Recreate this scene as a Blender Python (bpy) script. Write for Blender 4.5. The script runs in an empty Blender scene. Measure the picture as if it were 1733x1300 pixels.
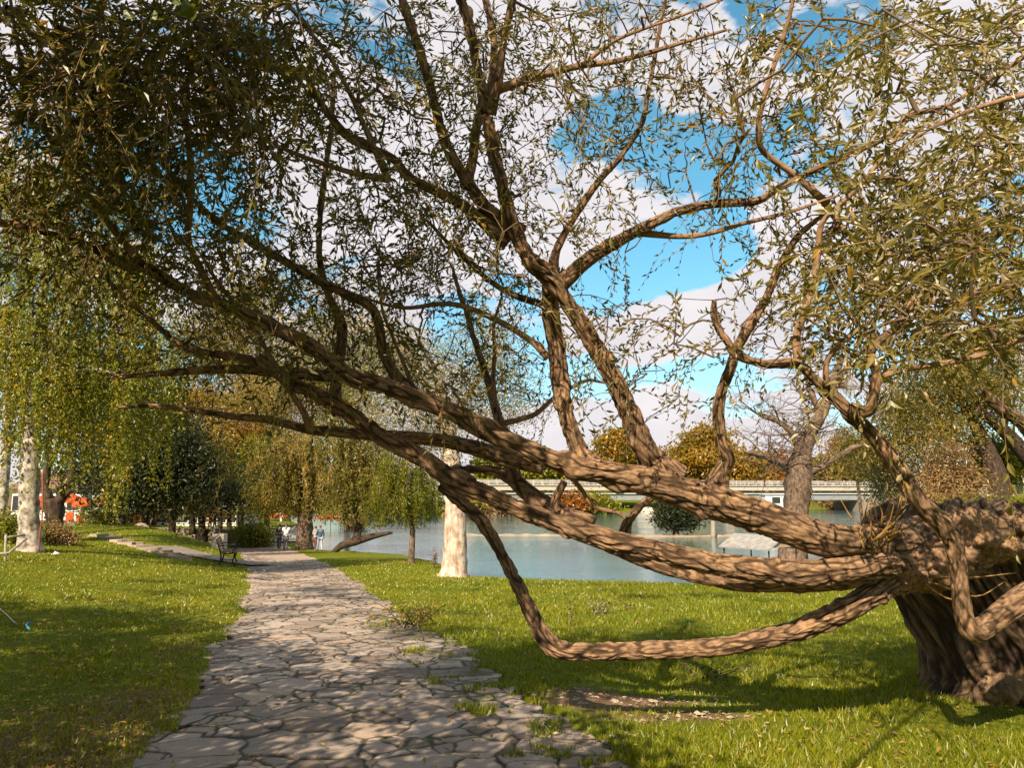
import bpy, math, random
import numpy as np
from mathutils import Vector, Matrix
random.seed(7); RNG = np.random.default_rng(11)
SC = bpy.context.scene
COL = SC.collection
F = 1300.0; CX = 866.5; CY = 650.0; TH = math.atan(190/1300.0); CT, ST = math.cos(TH), math.sin(TH)
CAMZ = 1.65
# ------------------------------------------------------------------ camera geometry helpers (used to measure the place)
def ray(px, py):
    u = (px-CX)/F; v = (CY-py)/F
    return np.array([u, CT - v*ST, ST + v*CT])
def P(px, py, d):
    r = ray(px, py); t = d/r[1]
    return np.array([r[0]*t, d, CAMZ + r[2]*t])
def proj(p):
    p = np.atleast_2d(p); q = p - np.array([0, 0, CAMZ])
    f = q[:, 1]*CT + q[:, 2]*ST; v = -q[:, 1]*ST + q[:, 2]*CT
    f2 = np.where(f < 0.05, 0.05, f)
    return CX + F*q[:, 0]/f2, CY - F*v/f2, f
def Gp(px, py):                     # hit on the sloping lawn plane
    r = ray(px, py); t = -1.46/(r[2] + .038*r[1])
    return r[0]*t, r[1]*t
def sstep(a, b, x):
    t = np.clip((x-a)/(b-a), 0, 1); return t*t*(3-2*t)
# ------------------------------------------------------------------ noise
_perm = np.random.default_rng(5).permutation(512); _perm = np.concatenate([_perm, _perm, _perm])
_grad = np.random.default_rng(6).normal(size=(512, 3)); _grad /= np.linalg.norm(_grad, axis=1)[:, None]
def noise3(p):
    p = np.asarray(p, float); i = np.floor(p).astype(int); f = p - i; w = f*f*f*(f*(f*6-15)+10)
    i &= 511; out = np.zeros(len(p))
    for dx in (0, 1):
        for dy in (0, 1):
            for dz in (0, 1):
                h = _perm[_perm[_perm[(i[:, 0]+dx) & 511] + ((i[:, 1]+dy) & 511)] + ((i[:, 2]+dz) & 511)]
                g = _grad[h]; o = f - np.array([dx, dy, dz])
                wx = w[:, 0] if dx else 1-w[:, 0]; wy = w[:, 1] if dy else 1-w[:, 1]; wz = w[:, 2] if dz else 1-w[:, 2]
                out += (g*o).sum(1)*wx*wy*wz
    return out*1.6
def fbm(p, n=3):
    p = np.asarray(p, float); r = np.zeros(len(p)); a = 1.0
    for k in range(n): r += a*noise3(p*(2**k) + 17.3*k); a *= .5
    return r
def n2(x, y, s, seed=0.0): return noise3(np.stack([x*s, y*s, np.full_like(x, seed)], 1))
# ------------------------------------------------------------------ terrain
LAKE = [(11.5,17.3),(8.7,18.9),(5,20.9),(1.5,22.3),(-.6,23.6),(-1.7,29),(-3.2,35),(-5.2,41.5),(-8.3,46),(-11.2,49.5),(-13,52),(-14.5,55),(-16,66),(-19,75),(-30,105),(-40,140),
        (-45,160),(-20,165),(20,172),(60,198),(100,233),(132,242),(100,190),(52,100),(24,44),(16.5,28),(13,19)]
LK = np.array(LAKE, float)
def lake_sd(x, y):
    a = LK; b = np.roll(LK, -1, 0); best = np.full(x.shape, 1e9); ins = np.zeros(x.shape, bool)
    for (ax, ay), (bx, by) in zip(a, b):
        ex, ey = bx-ax, by-ay; t = np.clip(((x-ax)*ex + (y-ay)*ey)/(ex*ex+ey*ey), 0, 1)
        best = np.minimum(best, np.hypot(x-ax-t*ex, y-ay-t*ey))
        c = (ay > y) != (by > y)
        with np.errstate(divide='ignore', invalid='ignore'):
            ins ^= c & (x < ex*(y-ay)/(ey if ey else 1e-9) + ax)
    return np.where(ins, -best, best)
WATER = -2.0
PL = [Gp(*q) for q in [(165,1390),(215,1300),(300,1180),(360,1090),(400,1030),(417,990),(412,965),(402,940),(395,927),(384,920)]]
PR = [Gp(*q) for q in [(1270,1400),(1090,1300),(960,1200),(850,1130),(760,1080),(690,1040),(625,995),(570,960),(520,940),(490,928),(452,919)]]
PL = np.array([(PL[0][0]+.2, -3.0)] + PL); PR = np.array([(PR[0][0]+1.2, -3.0)] + PR)
def xl(y): return np.interp(y, PL[:, 1], PL[:, 0]) + .06*np.sin(y*1.1) + .03*np.sin(y*2.9+1)
def xr(y): return np.interp(y, PR[:, 1], PR[:, 0]) + .08*np.sin(y*1.2+2) + .03*np.sin(y*3.3)
def Hh(x, y):
    x = np.atleast_1d(np.asarray(x, float)); y = np.atleast_1d(np.asarray(y, float)); x, y = np.broadcast_arrays(x, y)
    base = np.maximum(0.19 - 0.038*y, -1.74) - np.where(y < 0, 0.0, 0)
    base = np.where(y < 0, .19, base)
    zt = np.interp(y, [0, 8, 14, 22, 28, 34, 38, 60, 120, 400], [.42, .62, .60, .36, .10, .40, .0, -.45, -.6, 0])
    b = np.interp(y, [0, 10, 22, 29, 34, 38, 50, 70, 400], [-11.4, -10.9, -10.9, -12.2, -13.2, -18.5, -26, -37, -200]); w = np.interp(y, [0, 20, 34, 60], [6, 5, 3.6, 4])
    S = 1 - sstep(b-w, b+w, x)
    z = base + (zt-base)*S
    z += .5*sstep(61.5, 63, y)*(1-sstep(-20, -18, x))*(1-S)
    sd = lake_sd(x, y)
    right = (x > .3*y+3) & (y > 17)
    z += np.where(right, 3.6*sstep(.5, 12, sd)*sstep(20, 40, y), 0)
    z += np.where(y > 140, 2.2*sstep(1, 25, sd), 0)
    far = y > 320
    z += np.where(far, (sstep(320, 900, y))*(9 + 6*np.sin(x*.006+1)+3*np.sin(x*.013)), 0)
    # shore
    k = sstep(-.7, .75, sd)
    z = -2.7 + (z+2.7)*k
    return z
def H(x, y): return float(Hh(x, y)[0])
def ground(px, py):                 # march a sight line to the ground
    r = ray(px, py); t = np.linspace(3, 400, 8000); q = r[None]*t[:, None]; z = Hh(q[:, 0], q[:, 1]); i = np.argmax(CAMZ + q[:, 2] < z)
    return np.array([q[i, 0], q[i, 1], z[i]])
# ------------------------------------------------------------------ scene tree helpers
def tag(o, label=None, cat=None, group=None, kind=None):
    if label: o['label'] = label
    if cat: o['category'] = cat
    if group: o['group'] = group
    if kind: o['kind'] = kind
    return o
def empty(name, loc, label=None, cat=None, group=None, rz=0):
    o = bpy.data.objects.new(name, None); COL.objects.link(o); o.location = Vector(loc); o.rotation_euler = (0, 0, rz); o.empty_display_size = .2
    return tag(o, label, cat, group)
def mesh(name, V, Fc, mat, parent=None, uv=None, attrs=None, smooth=True, world=True):
    """V (n,3); Fc list of arrays (k,3)/(k,4) or one array; world=True: V in world space, parent is an un-rotated empty"""
    V = np.asarray(V, float)
    if parent is not None and world:
        V = V - np.array(parent.location)
    if isinstance(Fc, np.ndarray): Fc = [Fc]
    Fc = [np.asarray(f, np.int32) for f in Fc if len(f)]
    me = bpy.data.meshes.new(name)
    me.vertices.add(len(V)); me.vertices.foreach_set('co', V.astype(np.float32).ravel())
    nl = sum(f.size for f in Fc); me.loops.add(nl); lv = np.concatenate([f.ravel() for f in Fc]); me.loops.foreach_set('vertex_index', lv)
    tot = np.concatenate([np.full(len(f), f.shape[1], np.int32) for f in Fc]); st = np.concatenate([[0], np.cumsum(tot)[:-1]]).astype(np.int32)
    me.polygons.add(len(tot)); me.polygons.foreach_set('loop_start', st); me.polygons.foreach_set('loop_total', tot)
    me.polygons.foreach_set('use_smooth', np.full(len(tot), smooth, bool))
    if uv is not None:
        l = me.uv_layers.new(name='UVMap'); l.data.foreach_set('uv', np.asarray(uv, np.float32)[lv].ravel())
    for k, a in (attrs or {}).items():
        at = me.attributes.new(k, 'FLOAT', 'POINT'); at.data.foreach_set('value', np.asarray(a, np.float32))
    me.update(calc_edges=True); me.validate()
    if mat: me.materials.append(mat)
    o = bpy.data.objects.new(name, me); COL.objects.link(o)
    if parent is not None: o.parent = parent
    return o
class MB:
    """collects shapes for one mesh"""
    def __init__(s): s.V = []; s.Q = []; s.T = []; s.UV = []; s.n = 0; s.A = []
    def add(s, V, Q=None, T=None, uv=None, a=None):
        V = np.asarray(V, float)
        if Q is not None and len(Q): s.Q.append(np.asarray(Q)+s.n)
        if T is not None and len(T): s.T.append(np.asarray(T)+s.n)
        s.V.append(V); s.UV.append(np.zeros((len(V), 2)) if uv is None else uv); s.A.append(np.zeros(len(V)) if a is None else a); s.n += len(V); return s
    def box(s, c, size, rz=0, rx=0, ry=0):
        c = np.array(c, float); h = np.array(size)/2
        v = np.array([[sx, sy, sz] for sx in (-1, 1) for sy in (-1, 1) for sz in (-1, 1)])*h
        M = np.array((Matrix.Rotation(rz, 3, 'Z') @ Matrix.Rotation(ry, 3, 'Y') @ Matrix.Rotation(rx, 3, 'X')))
        v = v @ M.T + c
        return s.add(v, Q=[[0,1,3,2],[4,6,7,5],[0,4,5,1],[2,3,7,6],[0,2,6,4],[1,5,7,3]], uv=v[:, :2]+v[:, 2:3])
    def tube(s, pts, rad, seg=8, step=None, disp=None, cap=True, seed=0.0, a=0.0):
        V, Q, T, uv = tube(pts, rad, seg, step, disp, cap, seed); return s.add(V, Q, T, uv, np.full(len(V), a))
    def build(s, name, mat, parent=None, smooth=True, world=True):
        return mesh(name, np.concatenate(s.V), [np.concatenate(q) for q in (s.Q, s.T) if q], mat, parent, np.concatenate(s.UV), {'tint': np.concatenate(s.A)}, smooth, world)
def spline(pts, step):
    pts = np.asarray(pts, float); out = []
    n = len(pts); ext = np.vstack([2*pts[0]-pts[1], pts, 2*pts[-1]-pts[-2]])
    for i in range(n-1):
        p0, p1, p2, p3 = ext[i:i+4]; k = max(1, int(math.ceil(np.linalg.norm((p2-p1)[:3])/step)))
        t = np.linspace(0, 1, k, endpoint=False)[:, None]
        out.append(.5*((2*p1)+(-p0+p2)*t+(2*p0-5*p1+4*p2-p3)*t*t+(-p0+3*p1-3*p2+p3)*t**3))
    out.append(pts[-1:]); return np.concatenate(out)
def tube(pts, rad, seg=8, step=None, disp=None, cap=True, seed=0.0):
    pts = np.asarray(pts, float); rad = np.broadcast_to(np.asarray(rad, float), (len(pts),))
    pr = np.hstack([pts, rad[:, None]])
    if step and len(pts) > 1: pr = spline(pr, step)
    p = pr[:, :3]; r = np.maximum(pr[:, 3], 1e-4); n = len(p)
    t = np.gradient(p, axis=0); t /= np.linalg.norm(t, axis=1)[:, None] + 1e-9
    u = np.zeros((n, 3)); ref = np.array([0, 0, 1.0]) if abs(t[0, 2]) < .8 else np.array([1.0, 0, 0])
    cur = np.cross(t[0], ref); cur /= np.linalg.norm(cur)
    for i in range(n):
        cur = cur - t[i]*np.dot(cur, t[i]); cur /= np.linalg.norm(cur)+1e-9; u[i] = cur
    w = np.cross(t, u)
    L = np.concatenate([[0], np.cumsum(np.linalg.norm(np.diff(p, axis=0), axis=1))])
    th = np.linspace(0, 2*math.pi, seg, endpoint=False); c, s_ = np.cos(th), np.sin(th)
    rr = np.repeat(r[:, None], seg, 1)
    if disp:
        C = np.stack([c[None]*r[:, None]*1.0, s_[None]*r[:, None]*1.0, np.repeat(L[:, None], seg, 1)], 2).reshape(-1, 3) + seed
        rr = rr + disp(C, rr.ravel()).reshape(n, seg)
    V = p[:, None] + rr[..., None]*(c[None, :, None]*u[:, None] + s_[None, :, None]*w[:, None]); V = V.reshape(-1, 3)
    i = np.arange(n-1)[:, None]*seg; j = np.arange(seg)[None]; j2 = (j+1) % seg
    Q = np.stack([i+j, i+j2, i+seg+j2, i+seg+j], 2).reshape(-1, 4)
    uv = np.stack([np.repeat(th[None], n, 0)*r.mean(), np.repeat(L[:, None], seg, 1)], 2).reshape(-1, 2)
    T = np.zeros((0, 3), int)
    if cap:
        V = np.vstack([V, p[0], p[-1]]); uv = np.vstack([uv, [0, 0], [0, L[-1]]]); a = len(V)-2; jj = np.arange(seg)
        T = np.vstack([np.stack([np.full(seg, a), (jj+1) % seg, jj], 1), np.stack([np.full(seg, a+1), (n-1)*seg+jj, (n-1)*seg+(jj+1) % seg], 1)])
    return V, Q, T, uv
def bark_disp(amp, fx, fz):
    def f(C, r):
        wob = noise3(C*np.array([3, 3, 2.5])); wob2 = noise3(C*np.array([9, 9, 5])+40)
        q = C*np.array([fx, fx, fz]) + (wob*.45)[:, None] + (wob2*.22)[:, None]*np.array([1, 1, .4])
        n = noise3(q); m = noise3(C*np.array([fx*1.9, fx*1.9, fz*2.4]) + wob2[:, None]*.3 + 31)
        a = np.maximum(0, 1-np.abs(n)*4.2); b = np.maximum(0, 1-np.abs(m)*3.6)
        fis = np.clip(a**1.2 + .55*b, 0, 1.2); f.fis = fis
        amp_ = amp; am = np.clip(.85 + .9*noise3(C*np.array([2.2, 2.2, 1.4])+70), .25, 1.6); knot = np.maximum(0, noise3(C*np.array([7, 7, 5])+55)-.42)*amp*5
        return knot + amp*.45 - amp*am*fis + amp*.35*noise3(C*np.array([fx*2.6, fx*2.6, fz*4])) + amp*.7*noise3(C*np.array([4, 4, 3])) + r*.05*noise3(C*np.array([1.6, 1.6, 1.3])+9)
    return f
def lathe(profile, seg=16, c=(0, 0, 0)):
    th = np.linspace(0, 2*math.pi, seg, endpoint=False); V = np.array([[r*math.cos(t)+c[0], r*math.sin(t)+c[1], z+c[2]] for r, z in profile for t in th])
    n = len(profile); i = np.arange(n-1)[:, None]*seg; j = np.arange(seg)[None]; j2 = (j+1) % seg
    return V, np.stack([i+j, i+j2, i+seg+j2, i+seg+j], 2).reshape(-1, 4)
# ------------------------------------------------------------------ materials
def newmat(name):
    m = bpy.data.materials.new(name); m.use_nodes = True; nt = m.node_tree; nt.nodes.clear()
    return m, nt, (lambda t, **k: _nd(nt, t, **k)), nt.links.new
def _nd(nt, t, **k):
    n = nt.nodes.new(t)
    for a, b in k.items():
        if a == 'inp':
            for x, y in b.items(): n.inputs[x].default_value = y
        else: setattr(n, a, b)
    return n
def ramp(N, stops):
    r = N('ShaderNodeValToRGB'); e = r.color_ramp.elements
    while len(e) < len(stops): e.new(.5)
    for x, (p, c) in zip(e, stops): x.position = p; x.color = (*c, 1)
    return r
def mat_leaf(name, cols, trans=.35, gloss=.05, tcol=None):
    m, nt, N, L = newmat(name); o = N('ShaderNodeOutputMaterial'); a = N('ShaderNodeAttribute', attribute_name='tint')
    r = ramp(N, [(i/(len(cols)-1), c) for i, c in enumerate(cols)]); L(a.outputs['Fac'], r.inputs[0])
    d = N('ShaderNodeBsdfDiffuse'); t = N('ShaderNodeBsdfTranslucent'); g = N('ShaderNodeBsdfGlossy', inp={'Roughness': .42, 'Color': (.9, .9, .85, 1)})
    L(r.outputs[0], d.inputs[0]); hs = N('ShaderNodeMixRGB', blend_type='MULTIPLY', inp={'Fac': 1.0, 'Color2': (1.5, 1.5, .45, 1)}); L(r.outputs[0], hs.inputs['Color1']); L(hs.outputs[0], t.inputs[0])
    x = N('ShaderNodeMixShader', inp={0: trans}); L(d.outputs[0], x.inputs[1]); L(t.outputs[0], x.inputs[2])
    y = N('ShaderNodeMixShader', inp={0: gloss}); L(x.outputs[0], y.inputs[1]); L(g.outputs[0], y.inputs[2]); L(y.outputs[0], o.inputs[0]); return m
def mat_bark(name, c1, c2, su=22, sv=6, bump=.35, moss=None, dist=.01, fis=None):
    m, nt, N, L = newmat(name); o = N('ShaderNodeOutputMaterial'); b = N('ShaderNodeBsdfPrincipled', inp={'Roughness': .9, 'Specular IOR Level': .2})
    uv = N('ShaderNodeTexCoord'); mp = N('ShaderNodeMapping'); mp.inputs['Scale'].default_value = (su, su, sv); L(uv.outputs['Object'], mp.inputs[0])
    mu = N('ShaderNodeMapping'); mu.inputs['Scale'].default_value = (su, sv, 1); L(uv.outputs['UV'], mu.inputs[0])
    n1 = N('ShaderNodeTexNoise', inp={'Scale': 1.0, 'Detail': 6, 'Roughness': .65}); L(mu.outputs[0], n1.inputs[0])
    v = N('ShaderNodeTexNoise', inp={'Scale': 6.0, 'Detail': 3}); L(uv.outputs['Object'], v.inputs[0])
    r = ramp(N, [(.37, c2), (.49, tuple((p+q)/2 for p, q in zip(c1, c2))), (.61, c1)]); L(n1.outputs[0], r.inputs[0])
    mx = N('ShaderNodeMixRGB', blend_type='MULTIPLY', inp={'Fac': .85}); r2 = ramp(N, [(.36, (.62, .62, .62)), (.64, (1.15, 1.08, 1.0))]); L(v.outputs[0], r2.inputs[0]); L(r.outputs[0], mx.inputs['Color1']); L(r2.outputs[0], mx.inputs['Color2'])
    bp = N('ShaderNodeBump', inp={'Strength': bump, 'Distance': dist}); L(n1.outputs[0], bp.inputs['Height']); L(bp.outputs[0], b.inputs['Normal'])
    if fis:
        a = N('ShaderNodeAttribute', attribute_name='fissure'); m3 = N('ShaderNodeMixRGB', inp={2: (*fis, 1)}); rf = ramp(N, [(.12, (0, 0, 0)), (.75, (.92, .92, .92))]); L(a.outputs['Fac'], rf.inputs[0]); L(rf.outputs[0], m3.inputs[0]); L(mx.outputs[0], m3.inputs[1]); mx = m3
    L(mx.outputs[0], b.inputs['Base Color']); L(b.outputs[0], o.inputs[0]); return m
def mat_plain(name, c, rough=.7, var=.25, scale=8, metal=0, bump=.1, spec=.3):
    m, nt, N, L = newmat(name); o = N('ShaderNodeOutputMaterial'); b = N('ShaderNodeBsdfPrincipled', inp={'Roughness': rough, 'Metallic': metal, 'Specular IOR Level': spec})
    tc = N('ShaderNodeTexCoord'); n = N('ShaderNodeTexNoise', inp={'Scale': scale, 'Detail': 5}); L(tc.outputs['Object'], n.inputs[0])
    r = ramp(N, [(.25, tuple(x*(1-var) for x in c)), (.75, tuple(min(1, x*(1+var)) for x in c))]); L(n.outputs[0], r.inputs[0]); L(r.outputs[0], b.inputs['Base Color'])
    bp = N('ShaderNodeBump', inp={'Strength': bump, 'Distance': .02}); L(n.outputs[0], bp.inputs['Height']); L(bp.outputs[0], b.inputs['Normal']); L(b.outputs[0], o.inputs[0]); return m
M = {}
M['willow_bark'] = mat_bark('willow_bark', (.40, .255, .15), (.16, .093, .052), 45, 14, .8, fis=(.055, .032, .018))
M['willow_trunk'] = mat_bark('willow_trunk_bark', (.30, .195, .115), (.10, .062, .037), 26, 5, .9, dist=.02, fis=(.035, .022, .014))
M['twig'] = mat_plain('twig_bark', (.15, .10, .058), .8, .3, 20)
M['yellow_twig'] = mat_plain('yellow_twig_bark', (.30, .17, .05), .7, .25, 20)
M['white_bark'] = mat_bark('pale_bark', (.72, .63, .55), (.36, .24, .165), 8, 2.4, 1.0, dist=.03)
M['birch_bark'] = mat_bark('birch_bark', (.64, .58, .50), (.11, .085, .065), 9, 4.0, .6, dist=.02)
M['dark_bark'] = mat_bark('dark_bark', (.10, .07, .048), (.035, .024, .017), 12, 3, .5)
M['grey_bark'] = mat_bark('grey_brown_bark', (.25, .175, .125), (.08, .055, .04), 12, 4, .7, dist=.03)
M['willow_leaf'] = mat_leaf('willow_leaf', [(.045,.046,.007),(.095,.088,.011),(.155,.132,.02),(.24,.19,.065),(.34,.18,.016)], .32, .04)
M['sunlit_leaf'] = mat_leaf('sunlit_willow_leaf', [(.09,.082,.009),(.18,.15,.022),(.31,.245,.095),(.46,.39,.26),(.40,.22,.02)], .35, .05)  # right-crown leaf colour brightened to stand in for sunlight
M['birch_leaf'] = mat_leaf('birch_leaf', [(.065,.080,.008),(.135,.150,.013),(.23,.235,.022),(.36,.33,.04),(.42,.27,.02)], .4, .03)
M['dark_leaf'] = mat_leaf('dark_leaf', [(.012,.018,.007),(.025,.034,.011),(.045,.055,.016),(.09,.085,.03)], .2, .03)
M['olive_leaf'] = mat_leaf('olive_willow_leaf', [(.065,.062,.008),(.14,.125,.016),(.24,.195,.032),(.36,.27,.075),(.42,.25,.06)], .35, .025)
M['silver_leaf'] = mat_leaf('silver_willow_leaf', [(.11,.10,.032),(.20,.18,.07),(.32,.28,.14),(.46,.41,.26)], .3, .04)
M['yellow_leaf'] = mat_leaf('autumn_yellow_leaf', [(.12,.085,.008),(.24,.16,.012),(.34,.20,.014),(.40,.17,.012)], .35, .04)
M['orange_leaf'] = mat_leaf('autumn_orange_leaf', [(.10,.07,.01),(.26,.12,.012),(.34,.09,.012),(.30,.19,.02)], .35, .04)
M['green_leaf'] = mat_leaf('fresh_green_leaf', [(.065,.08,.008),(.13,.145,.010),(.23,.22,.015),(.34,.28,.024)], .38, .03)
M['tan_leaf'] = mat_leaf('dry_tan_leaf', [(.14,.09,.03),(.24,.15,.06),(.36,.23,.10),(.40,.20,.05)], .3, .04)
M['grass'] = mat_leaf('grass_blade', [(.085,.105,.006),(.165,.192,.008),(.26,.27,.010),(.32,.28,.025),(.34,.20,.05)], .35, .04)
M['fallen'] = mat_leaf('fallen_leaf', [(.20,.09,.025),(.30,.15,.035),(.38,.24,.07),(.42,.30,.05),(.13,.07,.03)], .1, .04)
M['concrete'] = mat_plain('pale_concrete', (.50, .43, .36), .85, .18, 3)
M['white_paint'] = mat_plain('white_paint', (.72, .70, .66), .6, .08, 3)
M['stone'] = mat_plain('grey_stone', (.27, .215, .165), .9, .35, 6, bump=.6)
M['wall_stone'] = mat_plain('wall_stone', (.20, .16, .12), .9, .55, 2.2, bump=.8)
M['iron'] = mat_plain('black_iron', (.015, .014, .014), .45, .2, 20)
M['wood'] = mat_plain('brown_wood', (.22, .12, .07), .7, .3, 12)
M['old_wood'] = mat_plain('grey_weathered_wood', (.32, .28, .22), .85, .3, 12)
M['red_wood'] = mat_plain('red_painted_wood', (.34, .09, .05), .6, .25, 12)
M['red'] = mat_plain('orange_red_fabric', (.75, .09, .025), .8, .15, 4)
M['steel'] = mat_plain('grey_steel', (.42, .43, .44), .4, .12, 10, metal=.3)
M['glass'] = mat_plain('dark_window_glass', (.03, .04, .05), .1, .1, 3, spec=.6)
M['green_glass'] = mat_plain('green_window_glass', (.06, .22, .19), .2, .15, 2, spec=.6)
M['girder'] = mat_plain('grey_green_girder', (.26, .29, .30), .6, .12, .6)
M['pave_grey'] = mat_plain('grey_paving', (.25, .20, .155), .9, .3, 5, bump=.4)
M['sand'] = mat_plain('dry_sand', (.38, .29, .19), .95, .3, 1.2, bump=.3)
M['bridge_paint'] = mat_plain('weathered_bridge_paint', (.46, .43, .40), .7, .25, .8)
M['roof_grey'] = mat_plain('weathered_roof', (.30, .285, .265), .8, .3, 5)
M['step_stone'] = mat_plain('tan_step_stone', (.38, .30, .22), .9, .3, 5, bump=.5)
M['blue'] = mat_plain('blue_plastic', (.06, .35, .55), .4, .1, 5)
M['rope'] = mat_plain('pale_rope', (.6, .55, .45), .8, .1, 5)
M['lantern'] = mat_plain('amber_glass', (.45, .22, .03), .3, .2, 8)
# ground
def ground_mat():
    m, nt, N, L = newmat('grass_ground'); o = N('ShaderNodeOutputMaterial'); b = N('ShaderNodeBsdfPrincipled', inp={'Roughness': .95, 'Specular IOR Level': .1})
    tc = N('ShaderNodeTexCoord'); n = N('ShaderNodeTexNoise', inp={'Scale': 9, 'Detail': 8, 'Roughness': .7}); L(tc.outputs['Object'], n.inputs[0])
    n2_ = N('ShaderNodeTexNoise', inp={'Scale': .55, 'Detail': 4}); L(tc.outputs['Object'], n2_.inputs[0])
    r = ramp(N, [(.28, (.062, .074, .008)), (.5, (.13, .15, .009)), (.72, (.20, .205, .016))]); L(n.outputs[0], r.inputs[0])
    r2 = ramp(N, [(.35, (.80, .92, .75)), (.65, (1.2, 1.08, 1.0))]); L(n2_.outputs[0], r2.inputs[0])
    mx = N('ShaderNodeMixRGB', blend_type='MULTIPLY', inp={'Fac': 1}); L(r.outputs[0], mx.inputs[1]); L(r2.outputs[0], mx.inputs[2])
    rs = ramp(N, [(.3, (.085, .052, .03)), (.55, (.21, .13, .075)), (.75, (.32, .22, .14))]); L(n.outputs[0], rs.inputs[0])
    a = N('ShaderNodeAttribute', attribute_name='soil'); ad = N('ShaderNodeMath', operation='ADD'); sc = N('ShaderNodeMath', operation='MULTIPLY_ADD', inp={1: .9, 2: -.45}); L(n.outputs[0], sc.inputs[0]); L(sc.outputs[0], ad.inputs[0]); L(a.outputs['Fac'], ad.inputs[1])
    rr = ramp(N, [(.38, (0, 0, 0)), (.62, (1, 1, 1))]); L(ad.outputs[0], rr.inputs[0])
    m2 = N('ShaderNodeMixRGB'); L(rr.outputs[0], m2.inputs[0]); L(mx.outputs[0], m2.inputs[1]); L(rs.outputs[0], m2.inputs[2])
    bp = N('ShaderNodeBump', inp={'Strength': .8, 'Distance': .06}); L(n.outputs[0], bp.inputs['Height']); L(bp.outputs[0], b.inputs['Normal'])
    L(m2.outputs[0], b.inputs['Base Color']); L(b.outputs[0], o.inputs[0]); return m
def path_mat():
    m, nt, N, L = newmat('flagstone_path'); o = N('ShaderNodeOutputMaterial'); b = N('ShaderNodeBsdfPrincipled', inp={'Roughness': .88, 'Specular IOR Level': .25})
    tc = N('ShaderNodeTexCoord'); n = N('ShaderNodeTexNoise', inp={'Scale': 14, 'Detail': 9, 'Roughness': .7}); L(tc.outputs['Object'], n.inputs[0])
    ti = N('ShaderNodeAttribute', attribute_name='tint'); ga = N('ShaderNodeAttribute', attribute_name='gap'); mo = N('ShaderNodeAttribute', attribute_name='moss')
    rt = ramp(N, [(0, (.20, .15, .118)), (.3, (.31, .24, .19)), (.6, (.38, .30, .242)), (.85, (.45, .36, .29)), (1, (.42, .29, .20))]); L(ti.outputs['Fac'], rt.inputs[0])
    rn = ramp(N, [(.25, (.68, .66, .64)), (.5, (1, 1, 1)), (.75, (1.14, 1.13, 1.1))]); L(n.outputs[0], rn.inputs[0])
    mx = N('ShaderNodeMixRGB', blend_type='MULTIPLY', inp={'Fac': 1}); L(rt.outputs[0], mx.inputs[1]); L(rn.outputs[0], mx.inputs[2])
    sp = N('ShaderNodeTexNoise', inp={'Scale': 90, 'Detail': 2}); L(tc.outputs['Object'], sp.inputs[0])
    rg = ramp(N, [(.35, (.035, .026, .018)), (.65, (.085, .062, .042))]); L(sp.outputs[0], rg.inputs[0])
    mg = N('ShaderNodeMixRGB', inp={2: (.075, .085, .018, 1)}); L(mo.outputs['Fac'], mg.inputs[0]); L(rg.outputs[0], mg.inputs[1])
    m2 = N('ShaderNodeMixRGB'); L(ga.outputs['Fac'], m2.inputs[0]); L(mx.outputs[0], m2.inputs[1]); L(mg.outputs[0], m2.inputs[2])
    bp = N('ShaderNodeBump', inp={'Strength': .5, 'Distance': .004}); L(n.outputs[0], bp.inputs['Height']); L(bp.outputs[0], b.inputs['Normal'])
    L(m2.outputs[0], b.inputs['Base Color']); L(b.outputs[0], o.inputs[0]); return m
def water_mat():
    m, nt, N, L = newmat('lake_water'); o = N('ShaderNodeOutputMaterial'); b = N('ShaderNodeBsdfPrincipled', inp={'Base Color': (.055, .135, .135, 1), 'Roughness': .06, 'IOR': 1.33, 'Specular IOR Level': .9})
    tc = N('ShaderNodeTexCoord'); mp = N('ShaderNodeMapping'); mp.inputs['Scale'].default_value = (.8, 2.2, 1); L(tc.outputs['Object'], mp.inputs[0])
    n = N('ShaderNodeTexNoise', inp={'Scale': 1.1, 'Detail': 5, 'Roughness': .62}); L(mp.outputs[0], n.inputs[0])
    w2 = N('ShaderNodeTexNoise', inp={'Scale': .10, 'Detail': 3}); L(mp.outputs[0], w2.inputs[0]); rw = ramp(N, [(.42, (.015, .015, .015)), (.58, (.10, .10, .10))]); L(w2.outputs[0], rw.inputs[0]); L(rw.outputs[0], b.inputs['Roughness'])
    bp = N('ShaderNodeBump', inp={'Strength': .30, 'Distance': .08}); L(n.outputs[0], bp.inputs['Height']); L(bp.outputs[0], b.inputs['Normal']); L(b.outputs[0], o.inputs[0]); return m
M['ground'] = ground_mat(); M['path'] = path_mat(); M['water'] = water_mat()
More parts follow.
